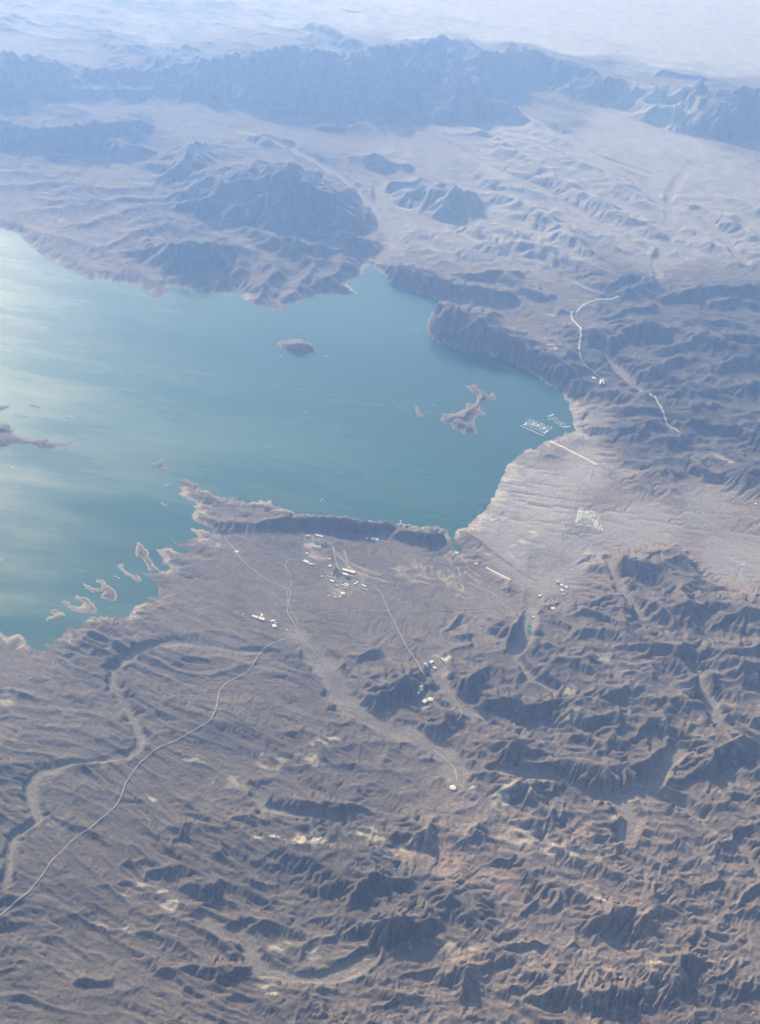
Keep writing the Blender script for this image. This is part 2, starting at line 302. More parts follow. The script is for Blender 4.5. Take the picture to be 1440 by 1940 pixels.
# combed badland spines: low, with even flanks
rg(2, [(925,248,14),(980,285,20),(1050,330,22),(1120,370,22),(1180,400,20),(1240,430,16),(1285,452,8)], [(900,362,10),(960,368,18),(1010,388,22),(1060,420,22),(1110,455,18),(1150,482,10)],
 [(955,252,10),(1040,275,16),(1110,310,18),(1180,350,16),(1235,388,8)], [(878,380,10),(900,420,16),(940,450,18),(985,482,10)], [(850,430,8),(930,420,16),(1010,450,20),(1080,490,14)],
 [(1320,385,10),(1380,415,20),(1450,460,20)], [(1180,440,8),(1250,470,14),(1300,490,10)], [(1000,265,8),(1090,290,10),(1160,320,8)], [(1290,420,8),(1340,450,14),(1400,490,14)],
 [(870,300,8),(930,340,14),(990,360,10)], [(1100,420,8),(1150,440,12),(1200,470,10)], [(1370,370,10),(1440,390,18),(1500,400,18)],
 [(-40,352,8),(100,345,12),(200,350,14),(290,345,10)], [(60,372,8),(180,375,12),(300,368,14),(335,358,10)], [(120,432,8),(200,402,12),(280,390,14),(330,388,10)], [(180,472,8),(250,442,14),(320,420,14)],
 [(-40,330,6),(60,325,10),(160,328,8)], [(20,400,6),(120,388,10),(220,380,10)], [(230,510,8),(280,470,12),(340,440,12)], [(420,540,10),(450,500,20),(470,470,20)], [(500,560,10),(510,520,20),(520,490,20)], [(560,555,10),(580,520,18),(600,480,18)], [(620,545,8),(640,520,14),(660,490,14)])
# hills on the fan and above the plants
rg(1, [(1105,1057,5),(1118,1048,11),(1131,1058,6)], [(1133,1053,5),(1143,1046,9),(1152,1052,6)],
 [(1160,1085,15),(1185,1059,38),(1215,1060,42),(1245,1075,32),(1262,1096,22),(1285,1112,22),(1312,1140,50),(1330,1182,20)],
 [(1265,1077,8),(1290,1067,20),(1312,1085,15)], [(1120,1142,10),(1160,1128,28),(1198,1150,22)], [(1075,1165,15),(1110,1150,28),(1140,1165,25),(1180,1185,20)],
 [(1340,1190,15),(1380,1170,25),(1440,1160,30)], [(1350,1240,15),(1400,1225,40),(1450,1220,50)], [(1210,1130,10),(1240,1140,30),(1280,1165,35)])
A = (780, 960, 3.79)
rg(1, [(870,782,10),(940,718,60),(962,750,20)], [(1103,702,10),(1160,663,32),(1172,685,15)], [(1010,692,18),(1060,688,12)],
 [(940,862,20),(980,818,50),(1022,860,20)], [(1250,830,30),(1330,780,60),(1400,760,60)], [(1140,925,30),(1240,868,90),(1330,868,110)],
 [(690,925,20),(720,870,60),(775,848,140)], [(320,962,20),(350,912,60),(402,902,70)], [(860,985,20),(960,940,40),(1060,930,60)],
 [(205,890,8),(280,850,30),(375,765,60)], [(560,552,8),(600,535,22),(645,523,25)], [(668,592,20),(710,555,60),(742,590,30)],
 [(735,670,8),(790,650,14),(830,632,12)], [(1060,755,10),(1110,745,25),(1180,765,30)], [(750,790,10),(765,775,30),(775,800,10)], 
 [(20,945,8),(60,930,30),(95,945,10)], o=A)

# zones: (x, y, relief in metres, darkness of the rock 0..1, pinkness 0..1)
ZONES = [(1000,930,3,0.10,0.55),(1200,1000,3,0.12,0.70),(1400,1080,4,0.15,0.80),(1020,1060,4,0.18,0.50),(1130,880,6,0.15,0.60),(1350,960,8,0.25,0.60),
 (560,1100,10,0.42,0.25),(700,1200,14,0.42,0.22),(820,1090,18,0.33,0.25),(480,1250,26,0.42,0.22),(640,1090,5,0.35,0.30),(900,1170,8,0.33,0.40),(760,1160,8,0.38,0.30),
 (330,1130,26,0.40,0.25),(150,1290,50,0.42,0.35),(250,1400,34,0.48,0.25),(100,1500,36,0.48,0.25),(420,1400,40,0.45,0.22),(300,1600,44,0.50,0.22),(80,1700,46,0.48,0.28),
 (560,1350,40,0.45,0.20),(560,1500,66,0.46,0.30),(400,1800,70,0.50,0.30),(100,1880,60,0.50,0.35),(700,1500,70,0.50,0.30),(650,1650,80,0.55,0.25),(680,1850,90,0.42,0.50),
 (900,1350,118,0.51,0.50),(1100,1300,129,0.48,0.55),(1350,1250,129,0.46,0.60),(1000,1480,118,0.46,0.60),(1300,1450,129,0.46,0.60),(900,1600,97,0.41,0.75),(1150,1600,86,0.38,0.80),
 (1350,1700,97,0.44,0.70),(1000,1800,97,0.41,0.80),(1250,1850,108,0.44,0.75),(850,1750,86,0.51,0.50),(1010,1210,86,0.46,0.55),(1250,1150,100,0.40,0.55),(850,1900,97,0.41,0.80),
 (450,960,24,0.38,0.35),(650,1000,40,0.45,0.20),(1000,560,50,0.40,0.40),(900,560,40,0.50,0.30),(1100,700,101,0.74,0.50),(1150,600,113,0.76,0.40),(1350,600,163,0.79,0.40),(1300,800,151,0.76,0.50),
 (1200,850,75,0.74,0.55),(1100,800,20,0.25,0.60),(1420,850,113,0.74,0.55),(1060,600,66,0.50,0.45),
 (1000,450,60,0.12,0.35),(1100,350,60,0.15,0.40),(900,440,50,0.15,0.35),(1250,300,24,0.15,0.45),(1350,400,45,0.20,0.45),(1200,230,30,0.20,0.40),(800,420,50,0.25,0.40),(760,300,60,0.30,0.40),(1000,300,60,0.15,0.40),(1250,480,30,0.20,0.40),
 (150,360,34,0.53,0.50),(100,420,27,0.48,0.55),(200,480,29,0.53,0.50),(350,420,80,0.68,0.40),(520,400,92,0.73,0.30),(450,330,69,0.58,0.55),(400,520,69,0.56,0.50),(550,520,80,0.56,0.50),(650,500,69,0.53,0.45),(250,520,34,0.48,0.55),
 (100,270,114,0.68,0.30),(350,240,92,0.64,0.35),(600,240,92,0.60,0.35),(500,150,160,0.70,0.20),(200,150,112,0.70,0.25),(800,140,176,0.70,0.20),(1100,180,96,0.60,0.25),(1350,190,128,0.60,0.25),
 (100,60,90,0.30,0.40),(300,50,80,0.25,0.40),(500,40,70,0.22,0.40),(750,30,12,0.05,0.40),(1000,50,8,0.04,0.35),(1250,80,10,0.05,0.35),(1400,100,15,0.06,0.30),(900,10,6,0.04,0.30),
 (950,130,160,0.45,0.20)]
WASH = [  # pale flat channels: (points, half width in m, depth flatten)
 ([(555,1196),(580,1215),(605,1245),(626,1275),(640,1310),(665,1343),(700,1365),(740,1382),(780,1390),(812,1408),(838,1428),(856,1450),(866,1480)],95),
 ([(822,1235),(830,1262),(832,1290),(848,1312),(868,1330),(885,1350)],90),
 ([(845,1312),(880,1340),(915,1360)],50),
 ([(945,1462),(1000,1472),(1045,1478),(1085,1495),(1120,1510),(1170,1515),(1222,1500),(1250,1465),(1290,1425)],75),
 ([(1170,1515),(1200,1560),(1180,1590)],80),([(1222,1515),(1290,1525),(1320,1550)],70),
 ([(1440,1410),(1395,1390),(1360,1365),(1330,1300),(1300,1250)],50),
 ([(1440,1650),(1415,1620),(1400,1600)],50),
 ([(385,1740),(425,1768),(465,1775),(475,1805),(500,1840),(540,1850),(600,1858),(650,1850),(700,1820)],60),
 ([(488,1500),(495,1530),(560,1545),(640,1555)],40),
 ([(970,1240),(985,1260),(1010,1290),(1050,1310)],35),([(1010,1130),(1000,1180),(995,1215),(975,1240)],60),
 ([(1150,1060),(1180,1120),(1215,1170)],50),
 ([(490,1237),(450,1235),(400,1227),(340,1218),(290,1225),(250,1245),(216,1270),(215,1300),(235,1335),(256,1370),(270,1400),(262,1420),(240,1435),(200,1442),(125,1450),(75,1470),(60,1490),(65,1530),(72,1558),(30,1585),(20,1615),(12,1680)],26),
 ([(460,250),(550,280),(620,320),(680,365),(710,400),(735,440),(742,470),(720,492)],90),([(718,350),(722,385),(738,410),(755,450),(750,480)],80),
 ([(1315,312),(1295,328),(1280,350),(1265,385),(1270,420),(1280,440),(1262,475),(1245,490),(1248,525)],70),
 ([(880,290),(960,330),(1020,355),(1080,390),(1150,430),(1220,475)],90),([(955,195),(1030,240),(1100,275),(1200,340),(1270,400)],100),([(1070,255),(1140,300),(1230,330)],70),
 ([(1320,400),(1370,450),(1410,500)],90),
 ([(1075,528),(1110,545),(1150,560),(1180,550),(1200,540)],60),([(1130,660),(1160,690),(1200,730),(1230,750)],70),
 ([(1090,1030),(1060,1060),(1052,1080),(1050,1100)],20),
]
DARKS = [([(885,1010),(925,1040),(965,1068),(1000,1092),(1014,1100)],34,.8),([(868,1048),(885,1058),(900,1067)],14,.7),([(586,1058),(600,1066),(620,1067),(640,1060),(650,1048)],14,.8),
 ([(636,1040),(645,1060),(650,1070)],14,.6),([(650,1068),(700,1085),(740,1098)],10,.7),([(970,1150),(985,1155),(1000,1152)],12,.5)]
# cream and rust outcrops (x, y, radius px, strength, kind 0 cream 1 rust)
PATCH = [(600,1612,22,1.0,0),(570,1613,16,.9,0),(525,1606,12,.9,0),(480,1607,12,.8,0),(655,1600,12,.6,0),(690,1600,14,.8,0),(720,1610,16,.9,0),(735,1632,14,.8,0),(705,1590,12,.6,0),
 (320,1725,12,.8,0),(308,1705,12,.9,0),(265,1693,14,.7,0),(240,1712,12,.5,0),(288,1523,8,.8,0),(284,1560,7,.9,0),(370,1450,14,.6,0),(430,1490,30,.35,0),(520,1450,30,.3,0),
 (605,1422,14,.8,0),(590,1455,16,.6,0),(625,1415,14,.8,0),(560,1440,14,.4,0),(520,1818,14,.7,0),(540,1812,14,.7,0),(690,1822,14,.8,0),(590,1828,12,.6,0),(500,1895,18,.8,0),
 (240,1780,14,.5,0),(770,1625,24,.6,0),(830,1620,24,.4,1),(945,1535,20,.8,0),(960,1515,16,.7,0),(1010,1530,16,.4,0),(1070,1650,16,.8,0),(1120,1648,14,.9,0),(1040,1640,20,.5,0),
 (1130,1735,12,.8,0),(1000,1853,12,.9,0),(1012,1860,8,.8,0),(860,1820,26,.5,0),(880,1835,24,.6,1),(940,1690,30,.6,1),(860,1680,40,.5,1),(980,1600,40,.4,0),(1200,1810,20,.5,1),(1230,1860,14,.6,0),
 (0,1395,20,.8,1),(25,1402,12,.6,1),(10,1330,14,.5,0),(15,1310,12,.4,0),(190,1770,14,.6,1),(100,1757,16,.4,1),(780,1640,34,.5,1),(1140,1870,20,.5,1),(1210,1760,30,.4,1),
 (860,1360,12,.4,0),(862,1400,10,.8,0),(855,1390,8,.6,0),(800,1350,8,.6,0),(1080,1380,14,.5,0),(1070,1330,20,.4,0),(1140,1260,16,.4,0),(1180,1280,20,.3,0),(1150,1570,16,.5,0),
 (450,1045,6,1,0),(795,997,7,1,0),(836,1000,6,.8,0),(1000,700,6,.6,0),(1040,660,8,.7,0),(1045,668,8,.8,0),(1030,640,8,.5,0),(1043,600,8,.6,0),(972,600,6,.6,0),
 (1365,875,14,.5,0),(1375,880,14,.6,0),(1206,800,5,.9,0),(800,1095,26,.5,0),(760,1080,24,.3,0),(850,1090,20,.4,0),(870,1120,20,.35,0),(1010,1010,10,.4,0),(975,1033,10,.7,0),(990,1023,8,.6,0),(1010,1005,8,.6,0),(960,900,12,.5,0),(985,908,10,.5,0),(950,940,14,.3,0),
 (640,1118,8,.8,1),(635,1125,7,.6,1),(600,1055,18,.5,1),(590,1035,12,.4,0),(605,1020,14,.3,0),(395,1020,12,.5,0),(410,1030,10,.4,0),(600,1075,10,.4,1),(700,1085,14,.3,1),
 (826,1245,5,.8,1),(846,1253,10,.6,0),(780,1350,8,.6,0),(1180,895,20,.2,0),(560,555,10,.4,0),(480,560,20,.3,1),(60,440,40,.3,1),(200,510,30,.3,1),(120,420,10,.3,0),(705,495,12,.6,0),(740,465,18,.4,0),
 (1150,430,60,.2,0),(1000,420,60,.2,0)]
FIELDS = [([(985,905),(1052,862),(1160,905),(1110,960),(1090,1010),(1060,1030),(985,1000)], .10),([(1095,915),(1165,930),(1135,990),(1080,1000)],-.08),
          ([(1000,1040),(1040,1035),(1090,1060),(1030,1090),(1000,1085)],-.22),([(1078,962),(1145,975),(1140,1010),(1070,1025)],-.10),([(1025,846),(1080,852),(1060,872),(1018,862)],-.25),([(1096,958),(1140,972),(1143,1006),(1086,992)],.10),([(612,1085),(640,1062),(668,1070),(700,1090),(690,1112),(650,1135),(625,1125)],.26),([(575,1015),(612,1012),(625,1060),(600,1068),(573,1060)],.26),([(824,1246),(854,1250),(852,1262),(836,1262)],.25)]

# ----------------------------------------------------------------------------- the terrain grid: a fan of true ground points, finer near by
NU = int(1620 * DETAIL); NV = int(1560 * DETAIL)
U = np.linspace(-0.41, 0.57, NU); Yv = np.exp(np.linspace(math.log(7400.0), math.log(66000.0), NV))
far = np.exp(np.linspace(math.log(66000.0), math.log(420000.0), 40))[1:]
UU, YY = np.meshgrid(U, Yv)
X = (UU * YY).astype(np.float32); Y = YY.astype(np.float32)
du = U[1] - U[0]; dlv = math.log(Yv[1] / Yv[0])
SP = Y * dlv                                            # row spacing in metres
def grid_ij(x, y): return (np.asarray(x) / np.asarray(y) - U[0]) / du, (np.log(np.asarray(y)) - math.log(Yv[0])) / dlv
def gradient(Z):
    zu = np.gradient(Z, axis=1) / (du * Y); zv = np.gradient(Z, axis=0) / (dlv * Y) - zu * UU.astype(np.float32)
    return zu, zv
def sample(Z, x, y):
    i, j = grid_ij(x, y); i = np.clip(i, 0, NU - 1.001); j = np.clip(j, 0, NV - 1.001)
    i0 = i.astype(int); j0 = j.astype(int); fi = i - i0; fj = j - j0
    return (Z[j0, i0] * (1 - fi) + Z[j0, i0 + 1] * fi) * (1 - fj) + (Z[j0 + 1, i0] * (1 - fi) + Z[j0 + 1, i0 + 1] * fi) * fj

def jitter_poly(poly, amp, seed, closed=True, step=5.0):
    """split the outline into short runs and roughen it (pixels)"""
    out = []; n = len(poly)
    for k in range(n if closed else n - 1):
        a = np.array(poly[k], float); b = np.array(poly[(k + 1) % n], float); L = np.hypot(*(b - a))
        mpc = max(1, int(L / step))
        for q in range(mpc):
            p = a + (b - a) * q / mpc
            if q: 
                nrm = np.array([-(b - a)[1], (b - a)[0]]) / L
                p = p + nrm * amp * _jr.randn()
            out.append(tuple(p))
    if not closed: out.append(poly[-1])
    return out
_jr = np.random.RandomState(3)

def sdf(poly_w, reach, closed=True):
    """signed distance (negative inside) on the grid, computed only near the outline; beyond 'reach' it is clamped"""
    pts = np.array(poly_w); D = np.full((NV, NU), reach, np.float32)
    n = len(pts)
    for k in range(n if closed else n - 1):
        a = pts[k]; b = pts[(k + 1) % n]
        y0 = min(a[1], b[1]) - reach; y1 = max(a[1], b[1]) + reach
        j0 = int(np.clip(np.searchsorted(Yv, y0), 0, NV)); j1 = int(np.clip(np.searchsorted(Yv, y1), 0, NV))
        if j1 <= j0: continue
        xa = min(a[0], b[0]) - reach; xb = max(a[0], b[0]) + reach
        ylo, yhi = Yv[j0], Yv[j1 - 1]
        us = [xa / ylo, xa / yhi, xb / ylo, xb / yhi]
        i0 = int(np.clip(np.searchsorted(U, min(us)), 0, NU)); i1 = int(np.clip(np.searchsorted(U, max(us)), 0, NU))
        if i1 <= i0: continue
        xs = X[j0:j1, i0:i1]; ys = Y[j0:j1, i0:i1]
        ab = b - a; L2 = max(float(ab @ ab), 1e-6)
        t = np.clip(((xs - a[0]) * ab[0] + (ys - a[1]) * ab[1]) / L2, 0, 1)
        d = np.hypot(xs - a[0] - t * ab[0], ys - a[1] - t * ab[1])
        D[j0:j1, i0:i1] = np.minimum(D[j0:j1, i0:i1], d)
    if closed:
        ins = np.zeros((NV, NU), bool)
        # even-odd rule along rows, crossing points per grid row
        for j in range(NV):
            y = Yv[j]; ya = pts[:, 1]; yb = np.roll(pts[:, 1], -1); xa = pts[:, 0]; xb = np.roll(pts[:, 0], -1)
            c = (ya > y) != (yb > y)
            if not c.any(): continue
            xc = np.sort(xa[c] + (y - ya[c]) / (yb[c] - ya[c]) * (xb[c] - xa[c])) / y
            idx = np.searchsorted(xc, U); ins[j] = (idx % 2) == 1
        D = np.where(ins, -D, D)
    return D

def world_poly(pts, z=0.0):
    x, y = P([p[0] for p in pts], [p[1] for p in pts], z); return list(zip(x.tolist(), y.tolist()))

print('shore')
S = sdf(world_poly(jitter_poly(LAKE, 1.3, 1)), 6000.0)         # >0 on land
wob = fbm(X, Y, 260.0, 3, 40) * 26
land = S + wob * sstep(0, 60, np.abs(S) + 30)
isl_sd = []
isl = np.full((NV, NU), -1500.0, np.float32)
for lab, hh, pl in ISLANDS:
    d = -sdf(world_poly(jitter_poly(pl, 0.9, 2, step=3)), 1500.0)       # >0 inside
    if pl[0][1] > 860: d = d - 9
    isl_sd.append(d)
ISL = np.max(np.stack(isl_sd), axis=0)
base = np.where(land > 0, 3 + 0.10 * np.minimum(land, 80) + 0.028 * np.clip(land, 0, 8000), np.maximum(land * 0.12, -14.0)).astype(np.float32)
base = np.minimum(base, 230 + 0.0 * base)
ONLAND = sstep(0, 260, land)

# relief, rock tone and pinkness by zone
def zone_fields():
    zx, zy = [], []
    for z in ZONES:
        x, y = P(z[0], z[1], 80.0); zx.append(float(x)); zy.append(float(y))
    zx = np.array(zx); zy = np.array(zy)
    step = 6
    xs = X[::step, ::step]; ys = Y[::step, ::step]
    # compare in a space where near and far zones have similar size
    lu, lv = xs / ys, np.log(ys); zu, zv = zx / zy, np.log(zy)
    wsum = 0; acc = [0, 0, 0]
    wu = fbm(xs, ys, 2600.0, 3, 60) * 0.018; wv = fbm(xs, ys, 2600.0, 3, 70) * 0.03
    for k, z in enumerate(ZONES):
        dx = (lu + wu - zu[k]) / 0.035; dy = (lv + wv - zv[k]) / 0.062
        wgt = 1.0 / (0.15 + dx * dx + dy * dy) ** 2.2
        wsum = wsum + wgt
        acc[0] = acc[0] + wgt * z[2]; acc[1] = acc[1] + wgt * z[3]; acc[2] = acc[2] + wgt * z[4]
    out = []
    jj = np.clip(np.arange(NV) / step, 0, xs.shape[0] - 1.001); ii = np.clip(np.arange(NU) / step, 0, xs.shape[1] - 1.001)
    j0 = jj.astype(int); i0 = ii.astype(int); fj = (jj - j0)[:, None]; fi = (ii - i0)[None, :]
    for a in acc:
        a = a / wsum
        out.append(((a[j0][:, i0] * (1 - fi) + a[j0][:, i0 + 1] * fi) * (1 - fj) + (a[j0 + 1][:, i0] * (1 - fi) + a[j0 + 1][:, i0 + 1] * fi) * fj).astype(np.float32))
    return out
print('zones')
REL, DRK, PNK = zone_fields()

# ridges traced from their crests
print('ridges', len(RID))
RZ = np.zeros((NV, NU), np.float32)
wsc = np.clip((Y - 14000) / 16000, 0, 1.4)
wx = fbm(X, Y, 420.0, 3, 80) * 85 + fbm(X, Y, 1500.0, 4, 82) * 220 * wsc; wy = fbm(X, Y, 420.0, 3, 90) * 85 + fbm(X, Y, 1500.0, 4, 92) * 220 * wsc
XW = X + wx; YW = Y + wy
T_FRONT, T_BACK = 0.76, 0.40
for back, pts in RID:
    cr = []
    for (px, py, dy) in pts:
        x, y = P(px, py); b0 = max(0.0, float(sample(base, x, y)))
        sl = math.sqrt(float(x) ** 2 + float(y) ** 2 + CAM_H ** 2); de = math.asin(CAM_H / sl)
        hgt = dy * sl / FPX / (math.cos(de) + math.sin(de) * 1.32)
        if back == 1: hgt *= 0.92 if (px < 560 and py > 1150) else (0.98 if y > 30000 else 1.15)
        x, y = P(px, py, b0 + hgt)
        cr.append((float(x), float(y), hgt))
    for a, b in zip(cr[:-1], cr[1:]):
        hm = max(a[2], b[2]); reach = hm / (T_BACK if back == 1 else 0.26) * 1.35 + 120
        j0 = int(np.clip(np.searchsorted(Yv, min(a[1], b[1]) - reach), 0, NV)); j1 = int(np.clip(np.searchsorted(Yv, max(a[1], b[1]) + reach), 0, NV))
        if j1 <= j0: continue
        xa = min(a[0], b[0]) - reach; xb = max(a[0], b[0]) + reach; ylo, yhi = Yv[j0], Yv[j1 - 1]
        us = [xa / ylo, xa / yhi, xb / ylo, xb / yhi]
        i0 = int(np.clip(np.searchsorted(U, min(us)), 0, NU)); i1 = int(np.clip(np.searchsorted(U, max(us)), 0, NU))
        if i1 <= i0: continue
        sl_ = (slice(j0, j1), slice(i0, i1))
        xs = XW[sl_]; ys = YW[sl_]
        abx, aby = b[0] - a[0], b[1] - a[1]; L2 = max(abx * abx + aby * aby, 1e-6)
        t = np.clip(((xs - a[0]) * abx + (ys - a[1]) * aby) / L2, 0, 1)
        ex = xs - a[0] - t * abx; ey = ys - a[1] - t * aby; d = np.hypot(ex, ey) + 1e-3
        # the near side (towards the viewer and away from the sun) is steep, the far side gentle
        side = (ex * (-to_sun.x) + ey * (-to_sun.y)) / d / math.hypot(to_sun.x, to_sun.y)
        tan = T_BACK + (T_FRONT - 0.12 * min(1.0, max(0.0, (a[1] - 24000) / 8000)) - T_BACK) * sstep(-0.35, 0.55, side)
        hc = a[2] + (b[2] - a[2]) * t
        if back == 2: hc = hc * 1.0; tan = 0.27 + 0.0 * d
        hz = hc - d * tan
        hz = np.where(hz > 0, hz * (0.72 + 0.28 * np.clip(hz / np.maximum(hc, 1), 0, 1)), 0)
        RZ[sl_] = np.maximum(RZ[sl_], hz)

# background relief
print('relief')
wx2 = fbm(X, Y, 2200.0, 2, 100) * 380; wy2 = fbm(X, Y, 2200.0, 2, 110) * 380
ang = math.radians(-18.0); ca, sa = math.cos(ang), math.sin(ang)
XR = (X + wx2) * ca + (Y + wy2) * sa; YR = -(X + wx2) * sa + (Y + wy2) * ca
NR = ridged(XR * 0.66, YR, 1050.0, 5, 20, 0.55)
NR2 = ridged(X * 0.8 + 3000, Y, 360.0, 4, 30, 0.55)
KZ = sstep(0.03, -0.05, UU.astype(np.float32) + 0 * Y) if False else (1 - sstep(-0.07, 0.02, UU.astype(np.float32))) * (1 - sstep(15500, 18500, Y))
NRK = 0.55 * ridged(XR * 0.22, YR * 1.1, 760.0, 5, 36, 0.6) + 0.75 * ridged(XR * 0.26 + 900, YR * 1.1, 330.0, 4, 38, 0.6)
NRX = NR * (1 - KZ) + NRK * KZ * 1.5
CALM = 0.50 + 0.85 * sstep(-0.45, 0.5, fbm(X, Y, 2400.0, 2, 26))
CALM = np.maximum(CALM, 0.95 * sstep(0.05, 0.12, UU.astype(np.float32)) * (Y < 24000))
BIG = ridged(XR * 0.7, YR, 2700.0, 2, 28, 0.5)
NZ = REL * ONLAND * (BIG * 0.75 + NRX * (0.40 + 0.95 * BIG) + NR2 * 0.34) * (1.15 - 0.06 * sstep(55, 85, REL) * (Y < 17500) * (UU > -0.08) + 0.2 * (Y > 17500) * (Y < 24000)) * CALM
NR3 = ridged(XR * 0.8, YR * 0.9, 700.0, 4, 24, 0.55)
RZI = RZ.copy(); RZ = RZ * (0.74 + 0.34 * NR3) * (0.9 + 0.3 * NR2) * sstep(-10, 110, land)
mx = np.maximum(RZ, NZ * 0.9)
GUIDE = base + mx + 0.35 * np.minimum(RZ, NZ)
for d, (lab, hh, pl) in zip(isl_sd, ISLANDS):
    dd = d + fbm(X, Y, 130.0, 3, 44) * 14
    iz = np.where(dd > 0, 1.5 + hh * (1 - np.exp(-dd / (hh * 2.2))) * (0.75 + 0.5 * NR2), np.maximum(dd * 0.12, -14.0))
    GUIDE = np.maximum(GUIDE, np.where(d > -1400, iz, -14.0) + np.where(dd > 0, RZI * sstep(0, 90, dd), 0) * 0.8)

# flatten washes and roads a little
FL = np.zeros((NV, NU), np.float32)
def dist_line(pts, reach, z=60.0):
    pl = []
    for (px, py) in pts:
        x, y = P(px, py); b0 = max(0.0, float(sample(base, x, y))); x, y = P(px, py, b0 + 4); pl.append((float(x), float(y)))
    return sdf(pl, reach, closed=False), pl
print('washes')
for pts, hw in WASH:
    hw = hw * (0.85 if pts[0] == (555, 1196) else 0.66); d, _ = dist_line(pts, hw * 5 + 100)
    d = d + fbm(X, Y, 180.0, 2, 47) * hw * 0.35 + (fbm(X, Y, 700.0, 3, 49) * 0.9) * hw
    FL = np.maximum(FL, 1 - sstep(hw * 0.9, hw * 2.2 + 40, d))
FLAT = np.clip(FL, 0, 1)
GUIDE = base + (GUIDE - base) * (1 - 0.93 * FLAT)

# gully carving: waves that run down the slope, octave by octave
print('gullies')
def gully(x, y, sx, sy, freq, seed):
    """smooth stripes running across direction (sx, sy) built cell by cell; returns cosine and sine"""
    px = x * freq; py = y * freq
    ix = np.floor(px).astype(np.int32); iy = np.floor(py).astype(np.int32)
    fx = (px - ix).astype(np.float32); fy = (py - iy).astype(np.float32)
    ac = np.zeros_like(fx); as_ = np.zeros_like(fx); wt = np.zeros_like(fx)
    for j in (-1, 0, 1, 2):
        for i in (-1, 0, 1, 2):
            h = _h(ix + i + seed * 13, iy + j + seed * 7)
            ox = fx - i - _RV[h, 0] * 0.9 + 0.45; oy = fy - j - _RV[h, 1] * 0.9 + 0.45
            w_ = np.exp(-2.0 * (ox * ox + oy * oy)) - 0.01
            w_ = np.maximum(w_, 0)
            ph = (ox * sx + oy * sy) * (2 * np.pi) * 0.72
            ac += w_ * np.cos(ph); as_ += w_ * np.sin(ph); wt += w_
    wt = np.maximum(wt, 1e-4)
    ac /= wt; as_ /= wt
    mag = np.sqrt(ac * ac + as_ * as_) + 1e-5
    k_ = np.minimum(1.0, mag * 1.6) / mag
    return ac * k_, as_ * k_
Z = GUIDE.copy()
COMB = 1 + 1.5 * sstep(20500, 23000, Y) * (1 - sstep(33000, 36000, Y)) * (1 - sstep(0.28, 0.42, DRK))
COMB = COMB * (1 - 0.7 * sstep(29000, 36000, Y))
gx, gy = gradient(GUIDE)
# average the slope so gullies follow whole hillsides
def blur(a, n):
    for _ in range(n):
        a = a.copy(); a[1:-1] = (a[:-2] + 2 * a[1:-1] + a[2:]) / 4; a[:, 1:-1] = (a[:, :-2] + 2 * a[:, 1:-1] + a[:, 2:]) / 4
    return a
gx = blur(gx, 6); gy = blur(gy, 6)
slope0 = np.sqrt(gx * gx + gy * gy)
mask = ONLAND * 0.85 + 0.15 * (GUIDE > 2)
for kk, wl in enumerate((620.0, 310.0, 160.0, 84.0, 46.0)):
    sl = np.sqrt(gx * gx + gy * gy) + 1e-4
    sx, sy = -gy / sl, gx / sl
    c, s = gully(X, Y, sx, sy, np.float32(0.72 / wl), 3 + kk)
    fade = sstep(2.2, 4.0, wl / SP)
    stg = np.clip(sl, 0, 0.75)
    amp = wl * 0.085 * stg * fade * mask * (1 - FLAT) * COMB
    Z += amp * (c - 0.25)
    dph = 2 * np.pi * 0.72 * 0.72 / wl
    gx = gx - amp * s * dph * sx * 0.8; gy = gy - amp * s * dph * sy * 0.8
Z += fbm(X, Y, 90.0, 2, 130) * np.clip(REL, 0, 60) * 0.035 * ONLAND

